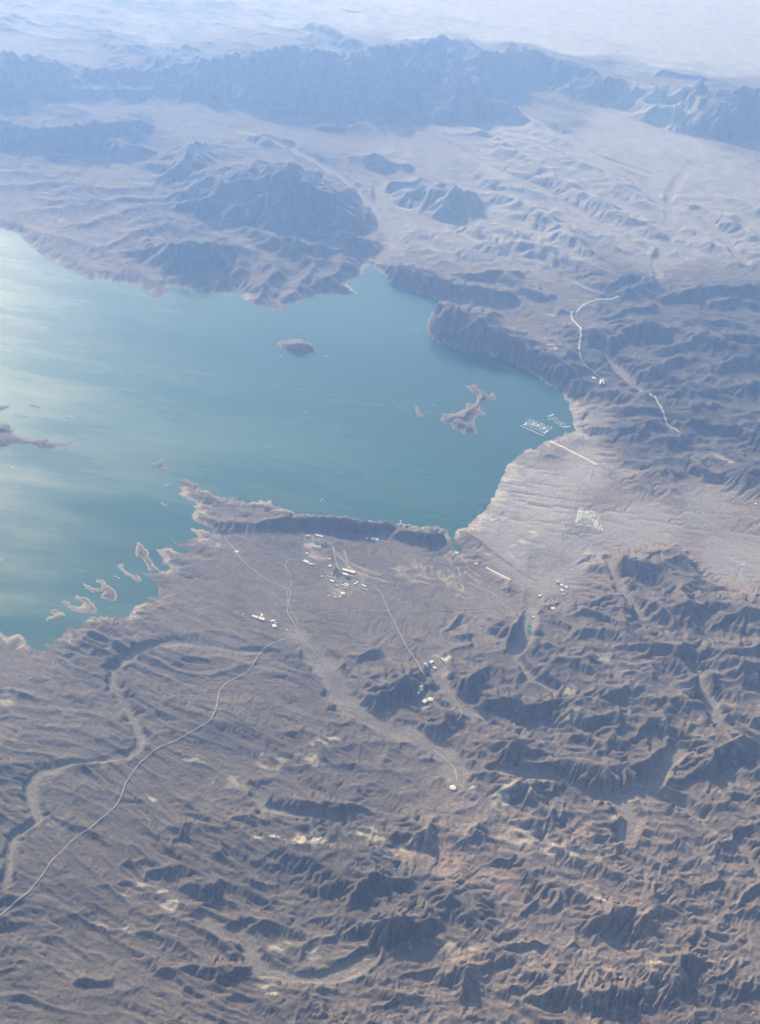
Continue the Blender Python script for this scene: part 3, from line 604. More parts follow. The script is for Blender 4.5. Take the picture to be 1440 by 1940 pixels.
# running water: follow the steepest way down, gather flow, cut valleys
def erode(Z, sub, iters, K, a0, fix):
    z = Z[::sub, ::sub].astype(np.float32).copy(); yy = Y[::sub, ::sub]; nv, nu = z.shape
    dx = du * yy * sub; dy = dlv * yy * sub; cell = dx * dy; dg = np.hypot(dx, dy)
    fx = fix[::sub, ::sub]; idx = np.arange(nv * nu).reshape(nv, nu)
    A = cell.copy().astype(np.float32); NB = [(-1, 0, dy), (1, 0, dy), (0, -1, dx), (0, 1, dx), (-1, -1, dg), (-1, 1, dg), (1, -1, dg), (1, 1, dg)]
    rr_ = np.random.RandomState(5); amin = np.sqrt(cell)
    for it in range(iters):
        best = np.zeros_like(z); rec = idx.copy(); dist = dy.copy(); low = np.full_like(z, 1e9)
        zp = np.pad(z, 1, mode='edge')
        jit = 1 + 0.25 * rr_.rand(nv, nu).astype(np.float32)
        for (a, b, dd) in NB:
            zn = zp[1 + a:1 + a + nv, 1 + b:1 + b + nu]; low = np.minimum(low, zn)
            sl = (z - zn) / dd * (jit if (a + b) % 2 else 1.12)
            m_ = sl > best; best = np.where(m_, sl, best); dist = np.where(m_, dd, dist)
            rec = np.where(m_, idx + a * nu + b, rec)
        rec = np.clip(rec, 0, nv * nu - 1).ravel(); ok = (rec != idx.ravel())
        w0 = cell.ravel()
        for _ in range(8 if it else 40):
            A = (w0 + np.bincount(rec[ok], weights=A.ravel()[ok], minlength=nv * nu)).astype(np.float32).reshape(nv, nu)
        A = np.minimum(A, 4e6)
        zr = z.ravel()[rec].reshape(nv, nu)
        F = K * np.maximum(np.sqrt(A) - a0 * amin, 0) / dist * (1 - fx)
        z2 = (z + F * zr) / (1 + F)
        z = np.where(ok.reshape(nv, nu), z2, np.where(fx > .5, z, np.minimum(low + 0.02, z + 3)))
        # loose slopes settle a little
        if it % 4 == 3:
            lap = (zp[:-2, 1:-1] + zp[2:, 1:-1] + zp[1:-1, :-2] + zp[1:-1, 2:]) / 4 - z
            z = z + lap * 0.06 * (1 - fx)
    dZ = z - Z[::sub, ::sub]
    if sub == 1: return Z + dZ
    jj = np.clip(np.arange(NV) / sub, 0, nv - 1.001); ii = np.clip(np.arange(NU) / sub, 0, nu - 1.001)
    j0 = jj.astype(int); i0 = ii.astype(int); fj = (jj - j0)[:, None].astype(np.float32); fi = (ii - i0)[None, :].astype(np.float32)
    return Z + (dZ[j0][:, i0] * (1 - fi) + dZ[j0][:, i0 + 1] * fi) * (1 - fj) + (dZ[j0 + 1][:, i0] * (1 - fi) + dZ[j0 + 1][:, i0 + 1] * fi) * fj
print('erosion')
KFAR = (1 - 0.6 * sstep(25000, 33000, Y)).astype(np.float32)
FIX = np.where((land < 10) & (ISL < 5), 1.0, 0).astype(np.float32); FIX = np.maximum(FIX, sstep(0.5, 0.9, FLAT)); FIX = np.maximum(FIX, sstep(38000, 42000, Y) * (1 - sstep(18, 40, REL))).astype(np.float32)
Z = erode(Z.astype(np.float32), 2, 60, 0.017 * KFAR[::2, ::2], 1.3, FIX)
Z = erode(Z.astype(np.float32), 1, 36, 0.020 * KFAR, 1.2, FIX)
Z = np.where((land > 0) | (ISL > 0), np.maximum(Z, 0.8), np.minimum(Z, np.where(GUIDE < 0, -1.5, Z)))

# ----------------------------------------------------------------------------- surface colour masks (true colours of the rock only)
print('colour')
CREAM = np.zeros((NV, NU), np.float32); RUST = np.zeros((NV, NU), np.float32)
brk = ridged(X * 0.6, Y, 150.0, 3, 55, 0.6); brk2 = fbm(X, Y, 300.0, 3, 57)
for (px, py, r, s_, kd) in PATCH:
    x, y = P(px, py, 60.0); x, y = float(x), float(y); sl = slant(px, py); rx = r * sl / FPX * 1.25; ry = r * sl / FPX * 1.0
    d = np.sqrt(((X - x) / rx) ** 2 + ((Y - y) / ry) ** 2) + brk2 * 0.5
    v = s_ * (1 - sstep(0.35, 1.25, d)) * sstep(0.28, 0.5, brk + (0.22 if kd else 0.08))
    if kd: RUST = np.maximum(RUST, v)
    else: CREAM = np.maximum(CREAM, v)
CREAM = np.maximum(CREAM, 0.40 * sstep(0.5, 0.85, ridged(X * 0.7, Y, 230.0, 4, 66, 0.62)) * sstep(0.3, 0.65, PNK) * sstep(20, 60, REL) * sstep(-0.1, 0.5, brk2) * (Y < 19000))
STREAK = [T(780, 960, 3.79, [(a, b, 1) for a, b in q]) for q in (
 [(290,480),(310,540),(325,600)],[(260,450),(300,520)],[(340,520),(375,590)],[(380,470),(450,520),(490,560)],[(400,440),(480,500)],[(230,490),(250,560)],[(180,470),(215,530)],[(140,430),(150,500)],
 [(60,480),(100,440),(90,475)],[(20,380),(40,460)],[(240,350),(270,380),(285,415)],[(420,500),(500,545)],[(690,320),(730,350),(760,380)],[(680,335),(740,370)],[(450,210),(500,235),(550,250)],
 [(410,548),(480,580),(560,612)],[(-10,400),(20,440)],[(60,400),(75,450)],[(-60,470),(-30,520)],[(-110,430),(-80,500)],[(330,440),(350,500)],[(270,500),(285,560)])]
STREAK += [[(640,1048,1),(652,1065,1),(668,1082,1),(700,1094,1),(735,1104,1)],[(652,1045,1),(658,1064,1),(690,1080,1),(720,1090,1)],[(586,1052,1),(600,1060,1),(620,1058,1)],[(930,1085,1),(960,1098,1)],[(895,1035,1),(925,1050,1)]]
for q in STREAK:
    d, _ = dist_line([p[:2] for p in q], 120)
    d = d + fbm(X, Y, 120.0, 2, 48) * 10
    CREAM = np.maximum(CREAM, 0.42 * (1 - sstep(4, 30, d)) * (0.6 + 0.6 * brk))
# bathtub ring of bleached rock just above the water line
ring = np.clip(1.2 - np.abs(Z - 6) / 9.0, 0, 1) * (Z > 0.5) * sstep(-0.3, 0.4, fbm(X, Y, 500.0, 3, 58)) * (np.minimum(np.abs(land), 400) < 260)
ringi = (ISL > 0) * np.clip(1.25 - ISL / 26.0, 0, 1)
CREAM = np.maximum(CREAM, np.maximum(0.55 * ring, 0.30 * ringi + 0.35 * ringi * (Y < 17500)))
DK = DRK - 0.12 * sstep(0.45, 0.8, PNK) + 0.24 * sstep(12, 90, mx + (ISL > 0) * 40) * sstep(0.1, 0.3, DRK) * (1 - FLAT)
DK = DK + 0.45 * sstep(0.1, 0.5, fbm(X, Y * 0.6, 2300.0, 4, 63)) * sstep(34000, 38000, Y) * (1 - sstep(-0.06, 0.06, UU))
for pts, hw, st in DARKS:
    d, _ = dist_line(pts, hw * 4 + 60)
    DK = np.maximum(DK, (1 - sstep(hw * 0.6, hw * 1.4, d)) * st)
FLD = np.zeros((NV, NU), np.float32)
for pl, v in FIELDS:
    d = sdf(world_poly(pl, 60.0), 400.0)
    FLD += v * (1 - sstep(-25, 25, d))
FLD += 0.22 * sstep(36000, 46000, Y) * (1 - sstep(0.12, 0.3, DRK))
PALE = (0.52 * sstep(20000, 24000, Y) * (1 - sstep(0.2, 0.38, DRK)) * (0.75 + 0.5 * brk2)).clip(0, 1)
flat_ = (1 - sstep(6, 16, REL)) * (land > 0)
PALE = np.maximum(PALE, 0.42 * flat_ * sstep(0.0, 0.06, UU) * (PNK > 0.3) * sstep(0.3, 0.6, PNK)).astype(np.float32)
FLD += 0.055 * np.sin(land / 42.0 + 1.2 * fbm(X, Y, 900.0, 2, 59)) * flat_ * (1 - sstep(1400, 2600, land)) * (0.6 + fbm(X, Y, 700.0, 2, 61))
FLD += 0.16 * flat_ * (1 - sstep(900, 2400, land)) * (UU > 0.02)

def attr(me, name, arr):
    a = me.attributes.new(name, 'FLOAT', 'POINT'); a.data.foreach_set('value', arr.astype(np.float32).ravel())

def grid_mesh(name, xs, ys, zs, keep=None):
    nv, nu = zs.shape
    co = np.empty((nv * nu, 3), np.float32); co[:, 0] = xs.ravel(); co[:, 1] = ys.ravel(); co[:, 2] = zs.ravel()
    idx = np.arange(nv * nu).reshape(nv, nu)
    q = np.stack([idx[:-1, :-1], idx[:-1, 1:], idx[1:, 1:], idx[1:, :-1]], -1)
    q = q[keep] if keep is not None else q.reshape(-1, 4)
    q = q.reshape(-1, 4)
    if keep is not None:
        used = np.unique(q); remap = np.full(nv * nu, -1, np.int64); remap[used] = np.arange(len(used)); q = remap[q]; co = co[used]
    else: used = None
    me = bpy.data.meshes.new(name)
    me.vertices.add(len(co)); me.vertices.foreach_set('co', co.ravel())
    me.loops.add(len(q) * 4); me.loops.foreach_set('vertex_index', q.ravel().astype(np.int32))
    me.polygons.add(len(q)); me.polygons.foreach_set('loop_start', np.arange(0, len(q) * 4, 4, dtype=np.int32))
    me.update(calc_edges=True)
    me.polygons.foreach_set('use_smooth', np.ones(len(q), bool))
    return me, used

# ----------------------------------------------------------------------------- materials
def new_mat(name):
    mt = bpy.data.materials.new(name); mt.use_nodes = True
    return mt, mt.node_tree.nodes, mt.node_tree.links, mt.node_tree.nodes['Principled BSDF']
def N(nodes, typ, **kw):
    n = nodes.new(typ)
    for k_, v in kw.items(): setattr(n, k_, v)
    return n
def mixc(nodes, links, fac, a, b, blend='MIX'):
    n = nodes.new('ShaderNodeMix'); n.data_type = 'RGBA'; n.blend_type = blend
    for sock, val in ((0, fac), (6, a), (7, b)):
        if hasattr(val, 'links') or hasattr(val, 'is_linked'): links.new(val, n.inputs[sock])
        else: n.inputs[sock].default_value = val if sock == 0 else (*val, 1.0)
    return n.outputs[2]
def noise_tex(nodes, links, vec, scale, detail=4, rough=0.6):
    n = nodes.new('ShaderNodeTexNoise'); n.inputs['Scale'].default_value = scale; n.inputs['Detail'].default_value = detail
    n.inputs['Roughness'].default_value = rough; links.new(vec, n.inputs['Vector']); return n.outputs['Fac']
def ramp(nodes, links, src, stops):
    n = nodes.new('ShaderNodeValToRGB'); e = n.color_ramp.elements
    while len(e) < len(stops): e.new(0.5)
    for el_, (p_, c_) in zip(e, stops): el_.position = p_; el_.color = (*c_, 1.0) if isinstance(c_, tuple) else (c_, c_, c_, 1.0)
    links.new(src, n.inputs[0]); return n.outputs[0]

def terrain_material():
    mt, n, l, bs = new_mat('desert_rock')
    geo = N(n, 'ShaderNodeNewGeometry'); pos = geo.outputs['Position']
    def at(nm): a = N(n, 'ShaderNodeAttribute', attribute_name=nm); return a.outputs['Fac']
    big = noise_tex(n, l, pos, 1 / 900.0, 5, 0.6); mid = noise_tex(n, l, pos, 1 / 170.0, 6, 0.65); fin = noise_tex(n, l, pos, 1 / 35.0, 4, 0.7)
    grey = mixc(n, l, ramp(n, l, big, [(0.35, 0.0), (0.65, 1.0)]), (0.168, 0.137, 0.111), (0.225, 0.186, 0.149))
    pink = mixc(n, l, ramp(n, l, big, [(0.35, 0.0), (0.65, 1.0)]), (0.306, 0.230, 0.206), (0.392, 0.305, 0.270))
    c = mixc(n, l, at('pink'), grey, pink)
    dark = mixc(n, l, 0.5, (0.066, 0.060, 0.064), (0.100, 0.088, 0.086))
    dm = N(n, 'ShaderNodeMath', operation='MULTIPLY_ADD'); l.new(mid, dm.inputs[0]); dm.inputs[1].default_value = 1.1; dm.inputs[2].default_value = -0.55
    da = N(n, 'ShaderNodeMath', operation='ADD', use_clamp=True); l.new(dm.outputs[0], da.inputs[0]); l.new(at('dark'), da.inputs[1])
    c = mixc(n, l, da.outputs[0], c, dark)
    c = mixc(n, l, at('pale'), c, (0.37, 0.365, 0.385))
    c = mixc(n, l, at('wash'), c, (0.285, 0.248, 0.222))
    c = mixc(n, l, at('rust'), c, (0.42, 0.275, 0.205))
    c = mixc(n, l, at('cream'), c, (0.62, 0.52, 0.40))
    # field tint and fine speckle
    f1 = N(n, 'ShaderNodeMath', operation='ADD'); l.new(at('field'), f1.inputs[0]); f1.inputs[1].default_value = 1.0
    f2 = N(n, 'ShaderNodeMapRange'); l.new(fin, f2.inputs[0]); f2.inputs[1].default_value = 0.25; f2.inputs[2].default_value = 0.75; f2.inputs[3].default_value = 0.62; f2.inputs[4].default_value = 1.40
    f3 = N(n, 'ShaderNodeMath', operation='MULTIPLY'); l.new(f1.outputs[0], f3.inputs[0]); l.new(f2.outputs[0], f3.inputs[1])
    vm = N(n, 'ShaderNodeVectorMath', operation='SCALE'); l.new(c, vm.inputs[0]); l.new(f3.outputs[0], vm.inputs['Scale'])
    l.new(vm.outputs[0], bs.inputs['Base Color'])
    bs.inputs['Roughness'].default_value = 0.95; bs.inputs['Specular IOR Level'].default_value = 0.15
    bu = N(n, 'ShaderNodeBump'); bu.inputs['Strength'].default_value = 0.8; bu.inputs['Distance'].default_value = 16.0
    bn = noise_tex(n, l, pos, 1 / 60.0, 5, 0.65); l.new(bn, bu.inputs['Height']); l.new(bu.outputs[0], bs.inputs['Normal'])
    bm_ = N(n, 'ShaderNodeMath', operation='MULTIPLY_ADD'); l.new(at('pale'), bm_.inputs[0]); bm_.inputs[1].default_value = -0.7; bm_.inputs[2].default_value = 1.0; l.new(bm_.outputs[0], bu.inputs['Strength'])
    return mt
M_ROCK = terrain_material()

def simple(name, col, rough=0.7, var=0.15, scale=0.05):
    mt, n, l, bs = new_mat(name)
    geo = N(n, 'ShaderNodeNewGeometry')
    f = noise_tex(n, l, geo.outputs['Position'], scale, 4)
    c = mixc(n, l, f, tuple(v * (1 - var) for v in col), tuple(min(1, v * (1 + var)) for v in col))
    l.new(c, bs.inputs['Base Color']); bs.inputs['Roughness'].default_value = rough
    return mt
M_ROAD = simple('pale_road', (0.34, 0.30, 0.27), 0.9, 0.12, 0.004)
M_ASPH = simple('old_asphalt', (0.17, 0.155, 0.15), 0.9, 0.12, 0.01)
M_CONC = simple('pale_concrete', (0.74, 0.64, 0.50), 0.8, 0.08, 0.02)
M_HWY = simple('highway_grade', (0.50, 0.44, 0.38), 0.85, 0.1, 0.01)
M_WHITE = simple('white_roof', (0.86, 0.83, 0.76), 0.55, 0.06, 0.05)
M_CREAMR = simple('cream_roof', (0.84, 0.76, 0.56), 0.6, 0.06, 0.05)
M_GREYR = simple('grey_roof', (0.46, 0.46, 0.46), 0.6, 0.1, 0.05)
M_WALL = simple('tan_wall', (0.34, 0.28, 0.22), 0.85, 0.1, 0.1)
M_DARKW = simple('dark_window_band', (0.05, 0.06, 0.07), 0.3, 0.1, 0.1)
M_TANK = simple('tank_shell', (0.55, 0.50, 0.42), 0.6, 0.06, 0.1)
M_TANKR = simple('tank_roof', (0.85, 0.77, 0.62), 0.5, 0.05, 0.1)
M_TANKG = simple('tank_roof_dusty', (0.52, 0.49, 0.42), 0.7, 0.06, 0.1)
M_POND = simple('pond_water', (0.05, 0.13, 0.13), 0.15, 0.1, 0.05)
M_DOCK = simple('dock_deck', (0.72, 0.72, 0.70), 0.6, 0.05, 0.1)
M_BOAT = simple('boat_hull_white', (0.90, 0.90, 0.90), 0.35, 0.03, 0.1)
M_FOAM = simple('wake_foam', (0.75, 0.80, 0.80), 0.9, 0.05, 0.1)
M_TREE = simple('desert_foliage', (0.06, 0.085, 0.045), 0.9, 0.35, 0.05)
M_TRUNK = simple('tree_bark', (0.12, 0.09, 0.06), 0.9, 0.2, 0.5)

def water_material():
    mt, n, l, bs = new_mat('lake_water')
    geo = N(n, 'ShaderNodeNewGeometry'); pos = geo.outputs['Position']
    mp = N(n, 'ShaderNodeMapping'); l.new(pos, mp.inputs['Vector']); mp.inputs['Rotation'].default_value = (0, 0, math.radians(-12)); mp.inputs['Scale'].default_value = (0.28, 1.0, 1.0)
    streak = noise_tex(n, l, mp.outputs[0], 1 / 700.0, 6, 0.62)
    big = noise_tex(n, l, mp.outputs[0], 1 / 3600.0, 4, 0.55)
    c = mixc(n, l, ramp(n, l, big, [(0.35, 0.0), (0.65, 1.0)]), (0.004, 0.070, 0.058), (0.010, 0.102, 0.082))
    l.new(c, bs.inputs['Base Color'])
    mul = N(n, 'ShaderNodeMath', operation='MULTIPLY'); l.new(streak, mul.inputs[0]); l.new(big, mul.inputs[1])
    rr = N(n, 'ShaderNodeMapRange'); l.new(mul.outputs[0], rr.inputs[0]); rr.inputs[1].default_value = 0.14; rr.inputs[2].default_value = 0.38; rr.inputs[3].default_value = 0.16; rr.inputs[4].default_value = 0.365
    l.new(rr.outputs[0], bs.inputs['Roughness']); bs.inputs['IOR'].default_value = 1.333
    bu = N(n, 'ShaderNodeBump'); bu.inputs['Strength'].default_value = 0.35; bu.inputs['Distance'].default_value = 6.0
    bn = noise_tex(n, l, mp.outputs[0], 1 / 90.0, 4, 0.6); l.new(bn, bu.inputs['Height']); l.new(bu.outputs[0], bs.inputs['Normal'])
    return mt
M_WATER = water_material()

# ----------------------------------------------------------------------------- terrain objects
def obj(name, me, mat, parent=None):
    o = bpy.data.objects.new(name, me); COL.objects.link(o)
    if mat and not me.materials: me.materials.append(mat)
    if parent: o.parent = parent
    return o
def tag(o, label=None, cat=None, group=None, kind=None):
    if label: o['label'] = label
    if cat: o['category'] = cat
    if group: o['group'] = group
    if kind: o['kind'] = kind
    return o
CH = [('pink', PNK), ('dark', DK), ('wash', FLAT * (0.62 + 0.5 * brk2).clip(0.15, 0.9)), ('rust', RUST), ('cream', CREAM), ('field', FLD), ('pale', PALE)]
print('meshes')
# extend to the horizon with coarse rows
facemask = np.zeros((NV - 1, NU - 1), np.int32)
for q, d in enumerate(isl_sd):
    m_ = (d > -45) & (S < -30)
    facemask[m_[:-1, :-1]] = q + 1
me, used = grid_mesh('ground', X, Y, Z, facemask == 0)
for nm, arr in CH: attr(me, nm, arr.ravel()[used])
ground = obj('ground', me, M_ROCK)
tag(ground, 'bare desert hills, fans and mountains around the lake', 'ground', kind='structure')
for q, (lab, hh, pl) in enumerate(ISLANDS):
    kp = facemask == q + 1
    if not kp.any(): continue
    me, used = grid_mesh('island', X, Y, Z, kp)
    for nm, arr in CH: attr(me, nm, arr.ravel()[used])
    tag(obj('island', me, M_ROCK), lab, 'island', 'islands in the lake', 'structure')
# distant desert beyond the mountains
fy = np.concatenate([[Yv[-1]], far]); fu = np.linspace(U[0], U[-1], 120)
FU, FY = np.meshgrid(fu, fy); FX = FU * FY
FZ = np.where(FY > Yv[-1] + 1, 200 + ridged(FX, FY, 9000.0, 4, 9) * 500 - 60, 0)
FZ[0] = np.interp(fu, U, Z[-1])
me, _ = grid_mesh('far_desert', FX, FY, FZ)
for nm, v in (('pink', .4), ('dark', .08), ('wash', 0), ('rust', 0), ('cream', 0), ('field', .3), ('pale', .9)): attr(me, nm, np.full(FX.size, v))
tag(obj('far_desert_ground', me, M_ROCK), 'pale desert plain reaching to the horizon beyond the far mountains', 'ground', kind='structure')
# flat desert outside the detailed fan
def sheet(name, x0, y0, x1, y1, z, mat):
    me = bpy.data.meshes.new(name); me.from_pydata([(x0, y0, z), (x1, y0, z), (x1, y1, z), (x0, y1, z)], [], [(0, 1, 2, 3)]); return obj(name, me, mat)
M_PLAIN = simple('desert_plain', (0.26, 0.22, 0.19), 0.95, 0.2, 0.0005)
tag(sheet('desert_plain_ground', -440000, -60000, 440000, 430000, -40.0, M_PLAIN), 'flat desert far outside the hills', 'ground', kind='structure')
tag(sheet('lake_water', -13000, 11000, 7200, 29500, 0.0, M_WATER), 'wide teal desert lake with pale sun glitter on its left', 'water', kind='structure')

# ----------------------------------------------------------------------------- haze
def haze():
    bm = bmesh.new(); bmesh.ops.create_cube(bm, size=1.0)
    x0, x1, y0, y1, z0, z1 = -445000, 445000, -65000, 435000, -42.0, CAM_H + 60
    for v in bm.verts:
        v.co = ((x0 if v.co.x < 0 else x1), (y0 if v.co.y < 0 else y1), (z0 if v.co.z < 0 else z1))
    me = bpy.data.meshes.new('haze'); bm.to_mesh(me); bm.free()
    mt = bpy.data.materials.new('desert_haze'); mt.use_nodes = True; n = mt.node_tree.nodes; n.clear()
    pv = n.new('ShaderNodeVolumePrincipled'); out = n.new('ShaderNodeOutputMaterial')
    pv.inputs['Color'].default_value = (*HAZE_COLOR, 1); pv.inputs['Density'].default_value = HAZE_DENSITY
    pv.inputs['Anisotropy'].default_value = 0.66
    pv.inputs['Absorption Color'].default_value = (1, 1, 1, 1)
    mt.node_tree.links.new(pv.outputs[0], out.inputs['Volume'])
    try: mt.cycles.homogeneous_volume = True
    except Exception: pass
    tag(obj('haze', me, mt), 'pale blue desert air thickening with distance', 'haze', kind='stuff')
if os.environ.get('NOHAZE') is None: haze()
# ----------------------------------------------------------------------------- things on the ground
print('things')
Zf = Z.astype(np.float64)
Zs = np.maximum(Zf, 0.0)
def G(px, py):
    """point of the photograph -> world point on the terrain (or on the water)"""
    z = 20.0
    for _ in range(7):
        x, y = P(px, py, z); z = 0.5 * z + 0.5 * float(sample(Zs, x, y))
    x, y = P(px, py, z); return float(x), float(y), z
def hgt(x, y): return float(sample(Zs, x, y))
def px_m(px, py): return slant(px, py) / FPX

class MB:
    def __init__(s): s.v = []; s.f = []
    def poly(s, top, z0, z1):
        n = len(top); k = len(s.v)
        s.v += [(p[0], p[1], z0) for p in top] + [(p[0], p[1], z1) for p in top]
        s.f += [tuple(range(k + n - 1, k - 1, -1)), tuple(range(k + n, k + 2 * n))]
        s.f += [(k + i, k + (i + 1) % n, k + n + (i + 1) % n, k + n + i) for i in range(n)]
    def box(s, cx, cy, cz, lx, ly, lz):
        s.poly([(cx - lx / 2, cy - ly / 2), (cx + lx / 2, cy - ly / 2), (cx + lx / 2, cy + ly / 2), (cx - lx / 2, cy + ly / 2)], cz - lz / 2, cz + lz / 2)
    def gable(s, lx, ly, z, rise, over=1.0):
        a, b = lx / 2 + over, ly / 2 + over; k = len(s.v)
        s.v += [(-a, -b, z), (a, -b, z), (a, b, z), (-a, b, z), (-a, 0, z + rise), (a, 0, z + rise)]
        s.f += [(k, k + 1, k + 5, k + 4), (k + 2, k + 3, k + 4, k + 5), (k + 1, k + 2, k + 5), (k + 3, k, k + 4), (k + 3, k + 2, k + 1, k)]
    def rev(s, prof, n=28, cx=0, cy=0):
        k = len(s.v); m = len(prof)
        for r, z in prof:
            for i in range(n):
                a = 2 * math.pi * i / n; s.v.append((cx + r * math.cos(a), cy + r * math.sin(a), z))
        for j in range(m - 1):
            for i in range(n):
                s.f.append((k + j * n + i, k + j * n + (i + 1) % n, k + (j + 1) * n + (i + 1) % n, k + (j + 1) * n + i))
        s.f.append(tuple(k + (m - 1) * n + i for i in range(n)))
    def mesh(s, name):
        me = bpy.data.meshes.new(name); me.from_pydata(s.v, [], s.f); me.update(); return me
    def build(s, name, mat, parent=None): return obj(name, s.mesh(name), mat, parent)
def empty(name, loc, rz=0):
    o = bpy.data.objects.new(name, None); COL.objects.link(o); o.location = loc; o.rotation_euler = (0, 0, rz); o.empty_display_size = 20; return o
def frame_at(A, B, C):
    """roof corners A, B (long side) and C (next to B), photo pixels -> centre, size, turn"""
    a, b, c = (G(*q) for q in (A, B, C)); z = (a[2] + b[2] + c[2]) / 3
    ax, ay = b[0] - a[0], b[1] - a[1]; L = math.hypot(ax, ay); ux, uy = ax / L, ay / L
    wx_, wy_ = c[0] - b[0], c[1] - b[1]; W = wx_ * (-uy) + wy_ * ux
    cx = a[0] + ux * L / 2 - uy * W / 2; cy = a[1] + uy * L / 2 + ux * W / 2
    return cx, cy, L, abs(W), math.atan2(uy, ux)
def footing(cx, cy, r):
    zs = [hgt(cx + dx * r, cy + dy * r) for dx in (-1, 0, 1) for dy in (-1, 0, 1)]; return min(zs), max(zs)
def building(name, label, cat, A, B, C, h=9.0, roof='flat', mat=None, group=None, scale=(1, 1), detail=True):
    cx, cy, L, W, rz = frame_at(A, B, C); L = max(L * scale[0], 8); W = max(W * scale[1], 8)
    lo, hi = footing(cx, cy, max(L, W) / 2.4); z0 = hi * 0.5 + lo * 0.5; mat = mat or M_WHITE
    e = empty(name, (cx, cy, z0), rz); tag(e, label, cat, group)
    b = MB(); b.poly([(-L / 2, -W / 2), (L / 2, -W / 2), (L / 2, W / 2), (-L / 2, W / 2)], lo - z0 - 4, h + (hi - z0) * .5)
    top = h + (hi - z0) * .5
    b.build('wall', M_WALL, e)
    r = MB()
    if roof == 'gable': r.gable(L, W, top + 0.02, W * 0.12, 1.0)
    else:
        r.poly([(-L / 2 - .8, -W / 2 - .8), (L / 2 + .8, -W / 2 - .8), (L / 2 + .8, W / 2 + .8), (-L / 2 - .8, W / 2 + .8)], top + .02, top + 1.2)
    ro = r.build('roof', mat, e)
    if detail and roof == 'flat' and L > 40:
        for i in range(int(L // 28)): v = MB(); v.box(-L / 2 + 14 + i * 28, W * 0.12, top + 2.1, 5, 4, 1.8); v.build('roof_vent', M_GREYR, ro)
    if detail:
        n = max(1, int(L // 22))
        for i in range(n): d = MB(); d.box(-L / 2 + (i + .5) * L / n, -W / 2 - .15, h * .38, min(6, L * .3), .5, h * .7); d.build('door', M_DARKW, e)
    return e
def tank(label, px, py, wpx, h=10.0, mat=None, group='round water tanks', name='water_tank', cat='water tank'):
    x, y, z = G(px, py); r = wpx * px_m(px, py) / 2
    lo, hi = footing(x, y, r * .8); z0 = (lo + hi) / 2
    e = empty(name, (x, y, z0)); tag(e, label, cat, group)
    s = MB(); s.rev([(r, lo - z0 - 4), (r, h), (r * .995, h + .05)], 36); s.build('shell', M_TANK, e)
    t = MB(); t.rev([(r + .5, h + .08), (r + .5, h + .6), (r * .5, h + .6 + r * .05), (r * .04, h + .6 + r * .09)], 36); ro = t.build('roof', mat or M_TANKR, e)
    v = MB(); v.rev([(1.6, h + .5), (1.6, h + 3.0 + r * .07), (1.2, h + 3.6 + r * .07)], 10, r * .5, 0); v.build('hatch', M_GREYR, ro)
    return e

def ribbon(name, label, cat, pts, width, mat, lift=2.5, kind='structure', group=None, step=None):
    ws = [G(*p)[:2] for p in pts]; line = []
    for k in range(len(ws) - 1):                       # Catmull-Rom through the traced points
        p0 = ws[max(k - 1, 0)]; p1 = ws[k]; p2 = ws[k + 1]; p3 = ws[min(k + 2, len(ws) - 1)]
        L = math.hypot(p2[0] - p1[0], p2[1] - p1[1]); n = max(2, int(L / 22))
        for i in range(n):
            t = i / n
            line.append(tuple(0.5 * (2 * p1[c] + (p2[c] - p0[c]) * t + (2 * p0[c] - 5 * p1[c] + 4 * p2[c] - p3[c]) * t * t + (3 * p1[c] - p0[c] - 3 * p2[c] + p3[c]) * t ** 3) for c in (0, 1)))
    line.append(ws[-1]); line = np.array(line); n = len(line)
    tn = np.gradient(line, axis=0); tn /= np.maximum(np.hypot(tn[:, 0], tn[:, 1]), 1e-6)[:, None]; nr = np.stack([-tn[:, 1], tn[:, 0]], 1)
    zz = np.max([sample(Zs, line[:, 0] + nr[:, 0] * o, line[:, 1] + nr[:, 1] * o) for o in (-width * .9, -width * .45, 0, width * .45, width * .9)], axis=0)
    z2 = zz.copy()
    for s_ in (1, 2): z2[s_:] = np.maximum(z2[s_:], zz[:-s_] - 2); z2[:-s_] = np.maximum(z2[:-s_], zz[s_:] - 2)
    z2 = np.convolve(np.pad(z2, 1, mode='edge'), [.25, .5, .25], 'valid') + lift
    wv = width * (1 + 0.12 * np.sin(np.arange(n) * 0.7))
    v = []; f = []
    for i in range(n):
        for o, dz in ((-.62, -3.0), (-.5, 0), (.5, 0), (.62, -3.0)):
            v.append((line[i, 0] + nr[i, 0] * o * wv[i], line[i, 1] + nr[i, 1] * o * wv[i], z2[i] + dz))
    for i in range(n - 1):
        for q in range(3): f.append((i * 4 + q, i * 4 + q + 1, i * 4 + 5 + q, i * 4 + 4 + q))
    me = bpy.data.meshes.new(name); me.from_pydata(v, [], f); me.update()
    o = obj(name, me, mat); tag(o, label, cat, group, kind); return o

